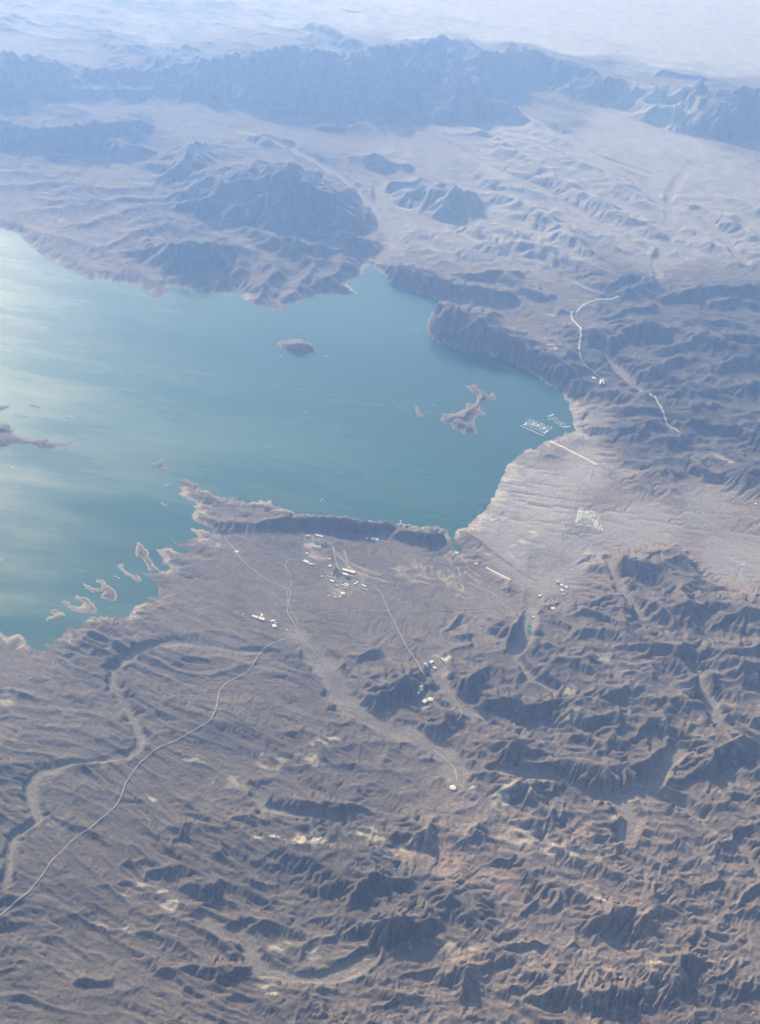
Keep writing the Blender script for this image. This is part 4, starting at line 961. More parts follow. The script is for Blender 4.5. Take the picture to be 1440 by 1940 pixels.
def C5_(x, y): return (610 + x / 14.4, 1060 + y / 14.4)
def C1_(x, y): return (540 + x / 5.54, 980 + y / 5.54)
H5 = T(0, 1180, 2, [(a, b, 1) for a, b in [(1085,60),(1060,68),(1020,85),(995,108),(975,130),(958,160),(940,185),(905,205),(870,220),(845,240),(830,262),(820,320),(805,355),(790,375),(740,405),(700,430),(650,455),(600,475),(555,510),(520,545),(495,580),(475,610),(462,650),(440,690),(405,725),(370,755)]])
H7 = T(0, 1500, 2, [(a, b, 1) for a, b in [(340,140),(300,165),(270,190),(235,225),(200,260),(175,295),(150,330),(125,360),(100,390),(50,430),(0,472),(-60,520)]])
ribbon('road', 'long pale dirt road winding from the junction to the bottom left corner', 'road', [p[:2] for p in H5] + [p[:2] for p in H7], 12.5, M_ROAD)
RD = [
 ('plant street running down between the halls and the basins', [C5_(520,380),C5_(545,470),C5_(530,600),C5_(500,720),C5_(470,830)], 9, M_ROAD),
 ('plant street crossing below the white twin-roofed building', [C5_(150,440),C5_(380,560),C5_(560,650),C5_(700,770),C5_(760,790)], 8, M_ROAD),
 ('plant loop road round the lone building at the right end', [C5_(940,345),C5_(1030,420),C5_(1110,510),C5_(1140,580),C5_(1090,640),C5_(1010,700),C5_(880,740)], 9, M_ROAD),
 ('pale track from the ridge yard down past the round pad', [C1_(440,240),C1_(500,300),C1_(560,420),C1_(640,480),C1_(760,530),C1_(900,590),C1_(1120,650)], 9, M_ROAD),
 ('curved bank road under the round pad', [C1_(160,450),C1_(210,500),C1_(300,540),C1_(380,520),C1_(440,480),C1_(505,470)], 10, M_ASPH),
 ('pale road from the long peninsula down to the junction', [(425,1018),(440,1035),(460,1062),(480,1080),(510,1100),(540,1113),(550,1122),(547,1140),(545,1160),(555,1178),(563,1190)], 12, M_ROAD),
 ('thin road looping round the west of the plant to the junction', [(563,1062),(548,1060),(541,1072),(548,1085),(552,1105),(545,1118),(545,1140),(552,1158),(562,1175),(566,1184),(575,1182)], 8, M_ROAD),
 ('straight road running from the big plant down to the tank hill', [(630,1035),(634,1052),(640,1075),(648,1086),(660,1090)], 12, M_ROAD),
 ('diagonal access road from the big plant toward the tank hill', [(676,1082),(684,1092),(689,1103),(705,1108),(722,1124),(733,1150),(745,1175),(757,1200),(772,1228),(787,1252),(799,1272),(806,1288)], 11, M_ROAD),
 ('road along the foot of the peninsula ridge to the white building', [(627,1032),(632,1026),(650,1025),(680,1027),(705,1027),(728,1024)], 11, M_ROAD),
 ('straight thin road crossing the plain below the plant', [(565,1183),(600,1166),(640,1157),(700,1157),(780,1157),(830,1156),(859,1155),(885,1154),(912,1153),(954,1148)], 8, M_ROAD),
 ('graded road curving from the fan to the straight plain road', [(890,1104),(905,1112),(932,1124),(943,1133),(954,1147),(965,1154),(985,1157),(998,1154)], 12, M_ROAD),
 ('looping track on the plain right of the access road', [(870,1020),(760,1100),(763,1120),(757,1135),(750,1150)], 6, M_ROAD),
 ('sunlit canyon highway climbing from the bridge hills', [(1173,562),(1147,568),(1120,572),(1103,580),(1092,592)], 34, M_HWY),
 ('wide pale highway cut curving down to the shaded saddle', [(1083,590),(1084,604),(1094,618),(1100,630),(1099,645),(1097,662)], 30, M_HWY),
 ('highway stretch dropping past the white hotel', [(1097,667),(1101,682),(1112,696),(1126,708),(1141,718),(1150,722)], 20, M_ROAD),
 ('pale highway curve through the dark hills at right', [(1215,740),(1230,752),(1246,764),(1254,775),(1258,790),(1263,803),(1274,812),(1287,820)], 24, M_HWY),
 ('highway continuing down the valley toward the right edge', [(1287,820),(1304,830),(1322,842),(1345,851),(1370,858),(1400,864),(1440,872)], 18, M_ASPH),
 ('park road across the fan above the trailer rows', [(1141,900),(1180,915),(1220,925),(1260,948),(1300,975),(1350,1000),(1440,1030)], 9, M_ROAD),
 ('road from the junction down the wide dry wash', [(556,1192),(575,1212),(600,1240),(622,1268)], 8, M_ROAD),
 ('access road inside the small dry wash to the paired tanks', [(852,1318),(866,1330),(873,1350),(872,1358),(864,1370)], 9, M_ROAD),
 ('bleached service road above the paired tanks', [(820,1420),(840,1436),(856,1450),(862,1458),(866,1478)], 9, M_HWY),
 ('faint track beside the ragged shore at the left edge', [(0,1428),(14,1432),(22,1440),(18,1450)], 6, M_ROAD),
 ('straight road along the marina side of the fan', [(1180,905),(1150,890),(1131,880)], 9, M_ROAD),
 ('thin campground road below the trailer rows', [(1088,1000),(1072,1012),(1060,1030),(1056,1052),(1062,1062)], 7, M_ROAD),
 ('thin road leading past the pump station to the white shed', [(1014,1100),(1030,1118),(1044,1135),(1050,1152)], 8, M_ROAD),
]
for lab, pts, wd, mt in RD: ribbon('road', lab, 'road', pts, wd, mt)
# big pale slabs
def slab(name, label, cat, a, b, wpx, mat, hgt_=2.0):
    A_ = G(*a); B_ = G(*b); n = 14; v = []; wdt = wpx * px_m(*a)
    dx, dy = B_[0] - A_[0], B_[1] - A_[1]; L = math.hypot(dx, dy); nx, ny = -dy / L, dx / L
    m_ = MB(); k = 0; f = []
    for i in range(n + 1):
        t = i / n; x, y = A_[0] + dx * t, A_[1] + dy * t
        zc = max(hgt(x + nx * wdt * o, y + ny * wdt * o) for o in (-.5, 0, .5)) + hgt_
        wv = wdt * (1 + .12 * math.sin(i * 2.1)) / 2
        v += [(x - nx * wv, y - ny * wv, zc - 6), (x - nx * wv, y - ny * wv, zc), (x + nx * wv, y + ny * wv, zc), (x + nx * wv, y + ny * wv, zc - 6)]
    for i in range(n):
        for q in range(3): f.append((i * 4 + q, i * 4 + q + 1, i * 4 + 5 + q, i * 4 + 4 + q))
    me = bpy.data.meshes.new(name); me.from_pydata(v, [], f); o = obj(name, me, mat); tag(o, label, cat, None, 'structure'); return o
slab('launch_ramp', 'long cream concrete boat launch running inland from the marina', 'boat ramp', (1041,836), (1131,880), 5.2, M_CONC)
slab('launch_ramp', 'cream concrete strip lying on the old lake bed by the narrow inlet', 'boat ramp', (921,1075), (967,1099), 4.6, M_CONC)

def C5(x, y): return (610 + x / 14.4, 1060 + y / 14.4)
def C1(x, y): return (540 + x / 5.54, 980 + y / 5.54)
def C4(x, y): return (740 + x / 6.465, 1220 + y / 6.465)
def CA(x, y): return (420 + x / 8, 1120 + y / 8)
def C2(x, y): return (780 + x / 3.79, 960 + y / 3.79)
def C6(x, y): return (960 + x / 3, 480 + y / 3)
BL = [ # name, label, category, corners, height, roof, material
 ('treatment_building', 'large cream-roofed plant hall, left one of the joined pair', 'building', C5(575,255), C5(735,300), C5(718,360), 14, 'flat', M_CREAMR),
 ('treatment_building', 'large cream-roofed plant hall, right one of the joined pair', 'building', C5(755,300), C5(908,350), C5(888,410), 14, 'flat', M_CREAMR),
 ('treatment_building', 'white flat building just below the left cream hall', 'building', C5(578,368), C5(722,410), C5(705,452), 9, 'flat', M_WHITE),
 ('long_shed', 'low narrow grey shed below the right cream hall', 'shed', C5(735,425), C5(872,458), C5(866,478), 6, 'gable', M_GREYR),
 ('treatment_building', 'slanted white building at the left edge of the plant', 'building', C5(245,560), C5(335,602), C5(318,635), 9, 'flat', M_WHITE),
 ('treatment_building', 'white twin-roofed building in the middle of the plant, upper half', 'building', C5(622,655), C5(745,690), C5(730,722), 11, 'flat', M_CREAMR),
 ('long_shed', 'narrow white building in the middle of the plant, lower half', 'shed', C5(552,690), C5(708,735), C5(700,755), 9, 'gable', M_WHITE),
 ('treatment_building', 'white oblong building turned up to the right, right of the plant', 'building', C5(858,682), C5(968,605), C5(992,625), 9, 'flat', M_WHITE),
 ('treatment_building', 'white building standing apart at the right end of the plant', 'building', C5(1095,692), C5(1210,740), C5(1196,768), 10, 'flat', M_WHITE),
 ('long_shed', 'thin grey carport below the lone white building', 'shed', C5(1070,768), C5(1255,820), C5(1249,840), 5, 'gable', M_GREYR),
 ('small_building', 'pale square building above the plant beside the dark bank', 'building', C5(165,185), C5(215,155), C5(250,190), 9, 'flat', M_WHITE),
 ('small_building', 'tiny white building at the top left of the basins', 'building', C5(252,380), C5(290,390), C5(284,412), 7, 'flat', M_WHITE),
 ('treatment_building', 'grey framed building with dark yards near the plant bottom', 'building', C5(570,760), C5(712,795), C5(700,818), 6, 'flat', M_GREYR),
 ('treatment_building', 'grey building left of the lower plant yard', 'building', C5(365,700), C5(440,718), C5(432,745), 8, 'flat', M_GREYR),
 ('small_building', 'small white shed just below the big round plant tank', 'shed', C5(492,990), C5(525,1000), C5(500,1050), 7, 'gable', M_WHITE),
 ('small_building', 'small white shed on the tan pad at the plant bottom', 'shed', C5(338,1018), C5(388,1028), C5(382,1052), 6, 'gable', M_WHITE),
 ('small_building', 'tiny white shed at the bottom left corner of the plant', 'shed', C5(158,980), C5(205,988), C5(198,1008), 6, 'gable', M_WHITE),
 ('long_shed', 'long thin pale canopy over the upper left basins', 'shed', C5(140,455), C5(375,518), C5(371,534), 5, 'gable', M_GREYR),
 ('small_building', 'tiny white shed on the road left of the plant', 'shed', C1(378,615), C1(394,617), C1(392,628), 6, 'gable', M_WHITE),
 ('ridge_building', 'grey roofed building on the slope of the peninsula ridge', 'building', C1(905,218), C1(975,225), C1(972,248), 9, 'flat', M_WHITE),
 ('long_shed', 'slanted pale shed at the upper left of the ridge yard', 'shed', C1(325,178), C1(398,206), C1(393,217), 7, 'gable', M_WHITE),
 ('small_building', 'pale low building at the top left corner of the ridge yard', 'building', C1(210,188), C1(262,188), C1(260,204), 6, 'flat', M_GREYR),
 ('small_building', 'cream building, uppermost of three in a row on the round pad', 'building', C1(204,450), C1(252,468), C1(246,488), 8, 'flat', M_CREAMR),
 ('small_building', 'white building, middle of three in a row on the round pad', 'building', C1(253,480), C1(282,490), C1(277,502), 7, 'flat', M_WHITE),
 ('small_building', 'grey white building, lowest of three in a row on the round pad', 'building', C1(285,486), C1(322,496), C1(318,507), 6, 'flat', M_GREYR),
 ('small_building', 'tiny white hut right of the round pad', 'shed', C1(458,432), C1(474,434), C1(472,446), 6, 'gable', M_WHITE),
 ('small_building', 'narrow white shed, leftmost of three stripes in the ridge yard', 'shed', C1(316,296), C1(328,300), C1(336,330), 5, 'gable', M_WHITE),
 ('small_building', 'narrow white shed, middle of three stripes in the ridge yard', 'shed', C1(340,298), C1(351,301), C1(358,330), 5, 'gable', M_WHITE),
 ('small_building', 'narrow white shed, rightmost of three stripes in the ridge yard', 'shed', C1(364,302), C1(374,305), C1(382,332), 5, 'gable', M_WHITE),
 ('reservoir_building', 'white square roof below the dusty tank, upper of the pair', 'building', C4(345,535), C4(380,547), C4(364,588), 9, 'flat', M_WHITE),
 ('reservoir_building', 'white square roof below the dusty tank, lower of the pair', 'building', C4(330,583), C4(361,595), C4(345,636), 9, 'flat', M_WHITE),
 ('reservoir_building', 'cream oblong roof touching the oval tank on the hill', 'building', C4(420,686), C4(457,702), C4(427,756), 10, 'flat', M_CREAMR),
 ('small_building', 'pale building at the top of the small wash yard', 'building', C4(470,222), C4(502,214), C4(512,238), 7, 'flat', M_WHITE),
 ('small_building', 'white slanted building at the bottom of the small wash yard', 'building', C4(512,287), C4(530,279), C4(553,312), 8, 'flat', M_WHITE),
 ('long_shed', 'narrow white shed on the pale pad across the small wash', 'shed', C4(612,196), C4(624,193), C4(645,264), 6, 'gable', M_WHITE),
 ('long_shed', 'long grey shed left of the small wash yard', 'shed', C4(398,242), C4(420,234), C4(457,295), 5, 'gable', M_GREYR),
 ('reservoir_building', 'cream roof west of the junction, left one of the pair', 'building', CA(472,370), CA(556,390), CA(546,426), 9, 'flat', M_CREAMR),
 ('reservoir_building', 'cream roof west of the junction, right one of the pair', 'building', CA(575,394), CA(657,414), CA(640,450), 9, 'flat', M_CREAMR),
 ('small_building', 'small cream building just above the two cream roofs', 'building', CA(592,350), CA(618,352), CA(608,382), 8, 'flat', M_CREAMR),
 ('long_shed', 'thin white shed above the round tank west of the junction', 'shed', CA(732,450), CA(796,441), CA(797,458), 7, 'gable', M_WHITE),
 ('small_building', 'small tan building touching the round tank west of the junction', 'building', CA(792,476), CA(830,478), CA(828,495), 6, 'flat', M_GREYR),
 ('small_building', 'tiny white gatehouse at the road junction', 'gatehouse', CA(980,582), CA(1000,584), CA(998,596), 6, 'gable', M_WHITE),
 ('small_building', 'tiny white hut left of the two cream roofs', 'shed', CA(322,340), CA(340,344), CA(338,356), 5, 'gable', M_WHITE),
 ('small_building', 'white shed on the plain above the two small ponds', 'shed', C2(905,646), C2(926,633), C2(932,641), 7, 'gable', M_WHITE),
 ('small_building', 'small cream shed beside the tan yard over the ponds', 'shed', C2(868,790), C2(886,793), C2(884,802), 7, 'gable', M_CREAMR),
 ('small_building', 'pale pump house at the end of the narrow inlet', 'shed', C2(312,326), C2(332,330), C2(330,340), 6, 'flat', M_CREAMR),
 ('small_building', 'pale pump house between the inlet and the cream strip', 'shed', C2(452,405), C2(474,409), C2(472,417), 6, 'flat', M_CREAMR),
 ('small_building', 'grey dome-roofed building of the round yard on the fan', 'building', C2(1025,530), C2(1050,526), C2(1054,548), 8, 'flat', M_GREYR),
 ('small_building', 'white building in the middle of the yard on the fan', 'building', C2(1066,555), C2(1088,560), C2(1086,572), 7, 'flat', M_WHITE),
 ('small_building', 'white building at the right of the yard on the fan', 'building', C2(1104,570), C2(1122,576), C2(1118,588), 7, 'flat', M_WHITE),
 ('small_building', 'white long building at the foot of the yard on the fan', 'building', C2(1072,592), C2(1092,600), C2(1090,612), 7, 'flat', M_WHITE),
 ('small_building', 'grey building lowest in the yard on the fan', 'building', C2(1085,622), C2(1100,628), C2(1098,640), 6, 'flat', M_GREYR),
 ('small_building', 'tiny white building at the end of the thin pump station road', 'building', C2(998,722), C2(1022,728), C2(1020,740), 6, 'flat', M_WHITE),
 ('hotel_building', 'white hotel tower left wing beside the canyon highway', 'hotel', C6(522,752), C6(528,728), C6(538,730), 26, 'flat', M_WHITE),
 ('hotel_building', 'white hotel right wing beside the canyon highway', 'hotel', C6(545,726), C6(555,748), C6(549,754), 20, 'flat', M_WHITE),
 ('small_building', 'tiny white roof up the road from the hotel', 'building', C6(485,705), C6(506,710), C6(504,716), 9, 'flat', M_WHITE),
 ('small_building', 'tiny white shed far right on the fan, upper one', 'shed', (1387,941), (1390,941.6), (1389.6,943), 6, 'gable', M_WHITE),
 ('small_building', 'small white shed at the right edge of the fan, lower one', 'shed', (1430,954), (1434,954.8), (1433.6,956.6), 6, 'gable', M_WHITE),
 ('small_building', 'white shed alone on the pink fan below the right hills', 'shed', (1406,1069.5), (1411,1070.6), (1410.6,1072.4), 6, 'gable', M_WHITE),
 ('radio_hut', 'tiny white hut alone on the dark volcano slope', 'hut', (431,415), (436,415), (436,418), 9, 'gable', M_WHITE),
 ('small_building', 'tiny white service hut beside the smaller paired tank', 'shed', C4(972,1776), C4(986,1777), C4(985,1786), 5, 'gable', M_WHITE),
 ('picnic_shelter', 'pale shelter roof on the long peninsula road end', 'shelter', (447,1043), (453,1046), (451,1049), 5, 'gable', M_CREAMR),
]
for nm, lab, cat, a, b, c, hh, rf, mt in BL: building(nm, lab, cat, a, b, c, hh, rf, mt)
tank('cream round tank at the bottom of the big plant', *C5(568,935), 8.6)
tank('white round tank on the peninsula ridge beside the grey building', *C1(858,222), 5.4, 9, M_WHITE)
tank('small white tank standing on the round pad', *C1(230,382), 4.6, 8, M_WHITE)
tank('dusty grey tank above the two white square roofs', *C4(370,512), 10, 8, M_TANKG)
tank('oval-looking cream tank beside the cream oblong roof', *C4(485,685), 10.6, 10)
tank('largest cream tank, left of the two at the end of the dry wash', *C4(760,1768), 12.6, 10)
tank('smaller dusty tank, right of the two at the end of the dry wash', *C4(1013,1762), 10, 8, M_TANKG)
tank('cream tank west of the road junction', *CA(797,530), 8.8, 9)
tank('tiny white tank on the pale pad across the small wash', *C4(682,210), 3.6, 7, M_WHITE)

def basin(label, A, B, C, ridges=3):
    cx, cy, L, W, rz = frame_at(A, B, C); lo, hi = footing(cx, cy, L / 2.4)
    e = empty('settling_basin', (cx, cy, hi), rz); tag(e, label, 'settling basin', 'settling basins of the plants')
    r = MB(); t = 4.0
    for x0, y0, lx, ly in ((0, -W / 2, L + t, t), (0, W / 2, L + t, t), (-L / 2, 0, t, W - t), (L / 2, 0, t, W - t)): r.box(x0, y0, -1.5, lx, ly, 7)
    for i in range(1, ridges): r.box(-L / 2 + L * i / ridges, 0, -1.6, 2.5, W - t, 6.6)
    r.build('rim', M_GREYR, e)
    wv = MB(); wv.box(0, 0, -.4, L - t, W - t, 3.0); wv.build('water', M_POND, e)
basin('dark basins in the middle of the plant, left set', C5(380,556), C5(522,596), C5(512,634), 4)
basin('dark teal basins right of the plant centre', C5(622,560), C5(762,598), C5(742,640), 3)
basin('teal basins under the thin pale canopy', C5(165,410), C5(372,462), C5(360,505), 4)
basin('dark basin above the three narrow sheds on the ridge', C1(296,252), C1(400,262), C1(396,284), 3)
basin('green pond below the tan yard, upper of two', C2(818,852), C2(858,853), C2(857,878), 1)
basin('dark teal pond below the tan yard, lower of two', C2(820,881), C2(858,882), C2(856,909), 1)

# intake pier on the far side of the peninsula
def causeway(label, a, b, wpx=2.0):
    A_, B_ = G(*a), G(*b); L = math.hypot(B_[0] - A_[0], B_[1] - A_[1]); rz = math.atan2(B_[1] - A_[1], B_[0] - A_[0])
    e = empty('intake_pier', ((A_[0] + B_[0]) / 2, (A_[1] + B_[1]) / 2, 2.0), rz); tag(e, label, 'pier')
    d = MB(); d.box(0, 0, 3, L, 12, 2); d.build('deck', M_CONC, e)
    h = MB(); h.rev([(14, -4), (14, 12), (10, 14)], 16, -L / 2 - 6, 0); h.build('intake_tower', M_WHITE, e)
    for i in range(4):
        p = MB(); p.rev([(3, -12), (3, 1.9)], 8, -L / 2 + 20 + i * (L - 40) / 3, 0); p.build('pile', M_CONC, e)
causeway('white intake pier reaching into the lake from the peninsula ridge', C1(1212,44), C1(1238,104))

# ---- marina
def bars(name, label, cat, a, b, wid, group=None, fingers=0, flen=18.0, roof=False):
    A_ = P(*a, 0.5); B_ = P(*b, 0.5); A_ = (float(A_[0]), float(A_[1])); B_ = (float(B_[0]), float(B_[1]))
    L = math.hypot(B_[0] - A_[0], B_[1] - A_[1]); rz = math.atan2(B_[1] - A_[1], B_[0] - A_[0])
    e = empty(name, ((A_[0] + B_[0]) / 2, (A_[1] + B_[1]) / 2, 0), rz); tag(e, label, cat, group)
    d = MB(); d.box(0, 0, .7, L, wid, 1.2); d.build('deck', M_DOCK, e)
    for i in range(fingers):
        x = -L / 2 + (i + .7) * L / (fingers + .4)
        for s_ in (-1, 1): f_ = MB(); f_.box(x, s_ * (wid / 2 + flen / 2), .6, 2.0, flen, .9); f_.build('finger_dock', M_DOCK, e)
    return A_, B_, L, rz
A_, B_, L, rz = bars('breakwater', 'long straight white floating breakwater in front of the marina', 'breakwater', (985,806), (1030,825.5), 13)
def boat_proto():
    e = empty('boat', (0, 0, 0)); tag(e, 'small white boat moored along a marina pier', 'boat', 'white boats moored at the marina piers')
    h = MB(); pts = [(-8, -2.4), (4, -2.6), (7.5, -1.4), (9.5, 0), (7.5, 1.4), (4, 2.6), (-8, 2.4)]; h.poly(pts, -.5, 1.6); h.build('hull', M_BOAT, e)
    c = MB(); c.poly([(-6, -2), (3, -2), (4.5, 0), (3, 2), (-6, 2)], 1.62, 4.4); cb = c.build('cabin', M_BOAT, e)
    w_ = MB(); w_.box(-1.2, 0, 3.3, 7.2, 4.2, .8); w_.build('window_band', M_DARKW, cb)
    return e
_b0 = boat_proto(); _used = [False]
def put_boat(x, y, rz, s=1.0, label=None, group=None, name=None):
    if not _used[0]: o = _b0; _used[0] = True
    else:
        o = _b0.copy(); COL.objects.link(o)
        for ch in _b0.children:
            c = ch.copy(); COL.objects.link(c); c.parent = o
            for g in ch.children:
                d = g.copy(); COL.objects.link(d); d.parent = c
    o.location = (x, y, 0.2); o.rotation_euler = (0, 0, rz); o.scale = (s, s, s)
    if label: o['label'] = label
    if group: o['group'] = group
    elif label and 'group' in o: del o['group']
    return o
rb = np.random.RandomState(12)
ORD = ['first', 'second', 'third', 'fourth', 'fifth', 'sixth', 'seventh', 'eighth', 'ninth', 'tenth', 'eleventh', 'twelfth']
L9 = [((310,395),(392,320)),((340,402),(412,335)),((364,412),(438,325)),((392,423),(452,352)),((418,434),(478,356)),((440,446),(512,368)),((470,458),(540,372)),((498,470),(562,392)),((520,482),(600,398)),((545,494),(640,410))]
def C3(x, y): return (940 + x / 6, 740 + y / 6)
for i, (a, b) in enumerate(L9):
    A_, B_, L, rz = bars('marina_pier', ORD[i] + ' pier from the left behind the long breakwater', 'pier', C3(*a), C3(*b), 4.0, 'piers behind the breakwater', 5, 16)
    nb = 6; dens = [.8, .35, .5, .7, .6, .75, .4, .85, .7, .6][i]
    for q in range(nb):
        for s_ in (-1, 1):
            if rb.rand() > dens: continue
            t = (q + .5) / nb; sc_ = 1.0 + .5 * rb.rand() + (1.0 if (i, q) in ((0, 1), (3, 3), (4, 2), (5, 2), (7, 3), (8, 1), (9, 0), (9, 4)) else 0)
            put_boat(A_[0] + (B_[0] - A_[0]) * t - math.sin(rz) * s_ * (9 + 4 * sc_), A_[1] + (B_[1] - A_[1]) * t + math.cos(rz) * s_ * (9 + 4 * sc_), rz + (math.pi / 2 if s_ > 0 else -math.pi / 2), sc_)
R9 = [((572,300),(600,285)),((592,330),(622,305)),((600,290),(655,272)),((628,335),(672,298)),((655,360),(700,318)),((682,378),(722,342)),((700,392),(748,350)),((722,405),(770,362)),((745,418),(792,378))]
for i, (a, b) in enumerate(R9):
    A_, B_, L, rz = bars('marina_pier', ORD[i] + ' short pier from the left in the inner marina', 'pier', C3(*a), C3(*b), 3.5, 'short piers of the inner marina', 3, 12)
    for q in range(4):
        for s_ in (-1, 1):
            if rb.rand() > .6: continue
            t = (q + .5) / 4; sc_ = .8 + .4 * rb.rand()
            put_boat(A_[0] + (B_[0] - A_[0]) * t - math.sin(rz) * s_ * 12, A_[1] + (B_[1] - A_[1]) * t + math.cos(rz) * s_ * 12, rz + (math.pi / 2 if s_ > 0 else -math.pi / 2), sc_)
def barge(label, a, b, wid, cat='floating building'):
    A_ = P(*C3(*a), .5); B_ = P(*C3(*b), .5); ax, ay, bx_, by_ = float(A_[0]), float(A_[1]), float(B_[0]), float(B_[1])
    L = math.hypot(bx_ - ax, by_ - ay); e = empty('floating_building', ((ax + bx_) / 2, (ay + by_) / 2, 0), math.atan2(by_ - ay, bx_ - ax)); tag(e, label, cat)
    d = MB(); d.box(0, 0, .7, L + 6, wid + 6, 1.3); d.build('deck', M_DOCK, e)
    h = MB(); h.box(0, 0, 3.4, L, wid, 4); h.build('wall', M_WALL, e)
    r = MB(); r.gable(L, wid, 5.45, wid * .12, 1); r.build('roof', M_BOAT, e)
barge('long white floating building at the right end of the marina', (770,418), (838,408), 22)
barge('white floating building at the top of the inner marina', (605,292), (655,272), 14)
barge('small white float alone between the marina and the shore', (780,474), (796,478), 18)
barge('white covered slip at the left end of the outer piers', (318,392), (345,370), 22)
barge('white covered slip on the fourth outer pier', (408,390), (428,370), 16)
barge('white covered slip in the middle of the outer piers', (458,412), (486,390), 20)
barge('white covered slip on the seventh outer pier', (532,440), (562,420), 20)
barge('white covered slip at the right end of the outer piers', (545,490), (585,452), 16)
# boats under way with their wakes
def wake(x, y, rz, L, W, label):
    me = bpy.data.meshes.new('wake'); n = 10; v = []; f = []
    for i in range(n + 1):
        t = i / n; wv = 1.5 + W * t ** .8 * (1 + .2 * math.sin(i * 3))
        v += [(-L * t, -wv, .12), (-L * t, wv, .12)]
    for i in range(n): f.append((2 * i, 2 * i + 1, 2 * i + 3, 2 * i + 2))
    me.from_pydata(v, [], f); o = obj('wake', me, M_FOAM); o.location = (x, y, 0); o.rotation_euler = (0, 0, rz); tag(o, label, 'wake', None, 'stuff')
BO = [((60,523),3.73,(0,740),2.2,160,'white motorboat with a wake near the left edge below the spit',2.6),
      ((815,1314),3.73,(0,740),1.8,110,'white motorboat with a short wake above the chain islet',2.9),
      ((1190,670),3.73,(0,740),2.4,70,'white boat off the ragged tip of the peninsula',0.4),
      ((478,182),3.73,(0,740),2.0,120,'white boat far out between the left spit and the round island',3.3),
      ((1163,760),2,(0,400),1.8,40,'lone white boat in the open lake right of the middle',0.8),
      ((1235,548),2,(0,400),1.8,60,'white boat just right of the round island',2.8),
      ((1065,549),2,(0,400),1.6,40,'white boat just left of the round island',0.2),
      ((611,946),1,(0,0),2.2,90,'white boat off the far side of the peninsula ridge',1.2),
      ((820,767),1,(0,0),1.8,90,'white boat between the small narrow and the forked island',2.4)]
for (a, s_, o_, sz, wl, lab, hd) in BO:
    x, y = P(o_[0] + a[0] / s_, o_[1] + a[1] / s_, 0.5); b = put_boat(float(x), float(y), hd, sz, lab, 'boats under way on the lake'); b['label'] = lab
    wake(float(x) - math.cos(hd) * 9 * sz, float(y) - math.sin(hd) * 9 * sz, hd, wl * .5, 4, 'foam behind the ' + lab[:60].replace(' with a wake', '').replace(' with a short wake', ''))

# ---- trailer village on the fan
def CT(x, y): return (1060 + x / 14.4, 940 + y / 14.4)
def trailer_proto():
    e = empty('trailer', (0, 0, 0)); tag(e, 'long white mobile home in the trailer rows on the fan', 'mobile home', 'mobile homes in rows on the fan')
    b = MB(); b.box(0, 0, 1.6, 24, 9, 4.2); b.build('wall', M_DOCK, e)
    r = MB(); r.gable(24, 9, 3.75, .8, .4); r.build('roof', M_WHITE, e)
    return e
t0 = trailer_proto(); first = True
ROWS = [((560,300),(430,720),1),((602,312),(472,728),1),((655,330),(560,640),1),((715,352),(640,600),.8),((760,372),(690,600),1),((800,390),(740,590),.6),((850,405),(775,640),.8),((905,430),(830,680),1),((965,455),(880,740),.9),((1020,500),(930,800),.6),((1075,545),(985,840),.8),((1000,680),(950,860),1),((1050,720),(1005,905),1),((1130,780),(1070,945),1),((1172,870),(1145,950),1),((500,765),(640,800),.8),((700,805),(850,815),1),((560,650),(640,670),.6),((700,700),(820,740),.6)]
for a, b, dn in ROWS:
    A_, B_ = G(*CT(*a)), G(*CT(*b)); dx, dy = B_[0] - A_[0], B_[1] - A_[1]; L = math.hypot(dx, dy); n = max(2, int(L / 15))
    for i in range(n):
        if rb.rand() > .3 + dn * .66: continue
        t = (i + .5) / n; x, y = A_[0] + dx * t, A_[1] + dy * t
        if first: o = t0; first = False
        else:
            o = t0.copy(); COL.objects.link(o)
            for ch in t0.children: c = ch.copy(); COL.objects.link(c); c.parent = o
        o.location = (x, y, hgt(x, y)); o.rotation_euler = (0, 0, math.atan2(dy, dx) + math.pi / 2 + rb.uniform(-.08, .08)); s_ = rb.uniform(.8, 1.05); o.scale = (s_, s_, 1)

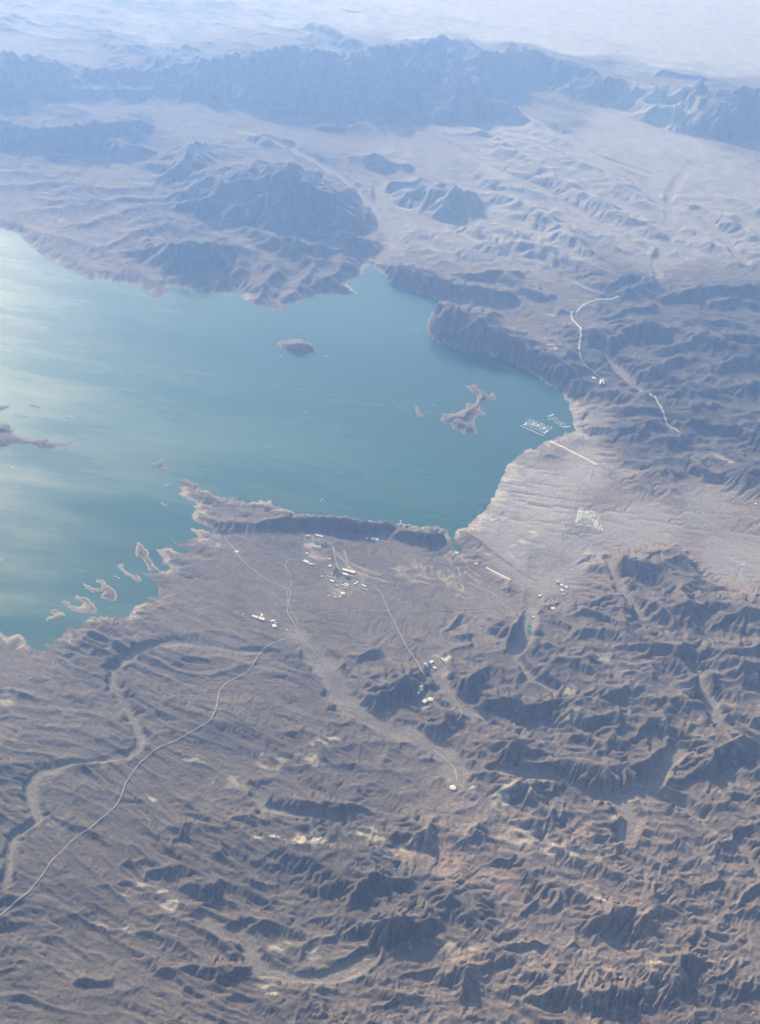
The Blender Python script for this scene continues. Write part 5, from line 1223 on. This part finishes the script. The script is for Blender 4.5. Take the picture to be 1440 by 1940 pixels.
# ---- the tree groves: so far off that they read as one mass
def grove(label, poly, n, seed, size=5.0):
    r = np.random.RandomState(seed); pl = np.array(poly, float); v = []; f = []
    x0, y0 = pl.min(0); x1, y1 = pl.max(0); k = 0; cnt = 0; placed = 0
    def inside(x, y):
        c = False
        for i in range(len(pl)):
            (ax, ay), (bx_, by_) = pl[i], pl[i - 1]
            if (ay > y) != (by_ > y) and x < (bx_ - ax) * (y - ay) / (by_ - ay) + ax: c = not c
        return c
    while placed < n and cnt < n * 20:
        cnt += 1; px, py = r.uniform(x0, x1), r.uniform(y0, y1)
        if not inside(px, py): continue
        placed += 1; x, y, z = G(px, py); R_ = size * r.uniform(.7, 1.4)
        for q in range(26):
            d = r.randn(3); d /= np.linalg.norm(d); c = np.array([x, y, z + R_ * 1.1]) + d * R_ * r.uniform(.4, 1) * np.array([1, 1, .8])
            a_ = r.randn(3); a_ /= np.linalg.norm(a_); b_ = np.cross(a_, d); b_ /= (np.linalg.norm(b_) + 1e-6); s_ = R_ * .45
            k = len(v); v += [tuple(c + a_ * s_), tuple(c + b_ * s_), tuple(c - a_ * s_), tuple(c - b_ * s_)]; f.append((k, k + 1, k + 2, k + 3))
    me = bpy.data.meshes.new('trees'); me.from_pydata(v, [], f); tag(obj('trees', me, M_TREE), label, 'trees', None, 'stuff')
grove('dark green campground trees below the trailer rows', [CT(130,700),CT(430,740),CT(800,830),CT(900,900),CT(820,960),CT(600,1160),CT(380,1150),CT(150,960)], 170, 5, 3.4)
grove('scattered green trees around the loop left of the campground', [CT(60,1000),CT(200,990),CT(260,1120),CT(120,1230),CT(40,1180)], 40, 6, 3.4)
grove('greenery among the plant basins', [C5(380,230),C5(560,330),C5(540,460),C5(380,480),C5(250,420)], 90, 7, 4.5)
grove('greenery in the middle of the plant', [C5(640,470),C5(790,500),C5(770,590),C5(650,560)], 40, 8, 4.5)
grove('green trees around the ridge yard', [C1(310,230),C1(440,245),C1(450,330),C1(330,300)], 70, 9, 5)
grove('trees of the yard on the fan', [C2(1025,520),C2(1140,560),C2(1130,640),C2(1060,640)], 45, 10, 3.5)
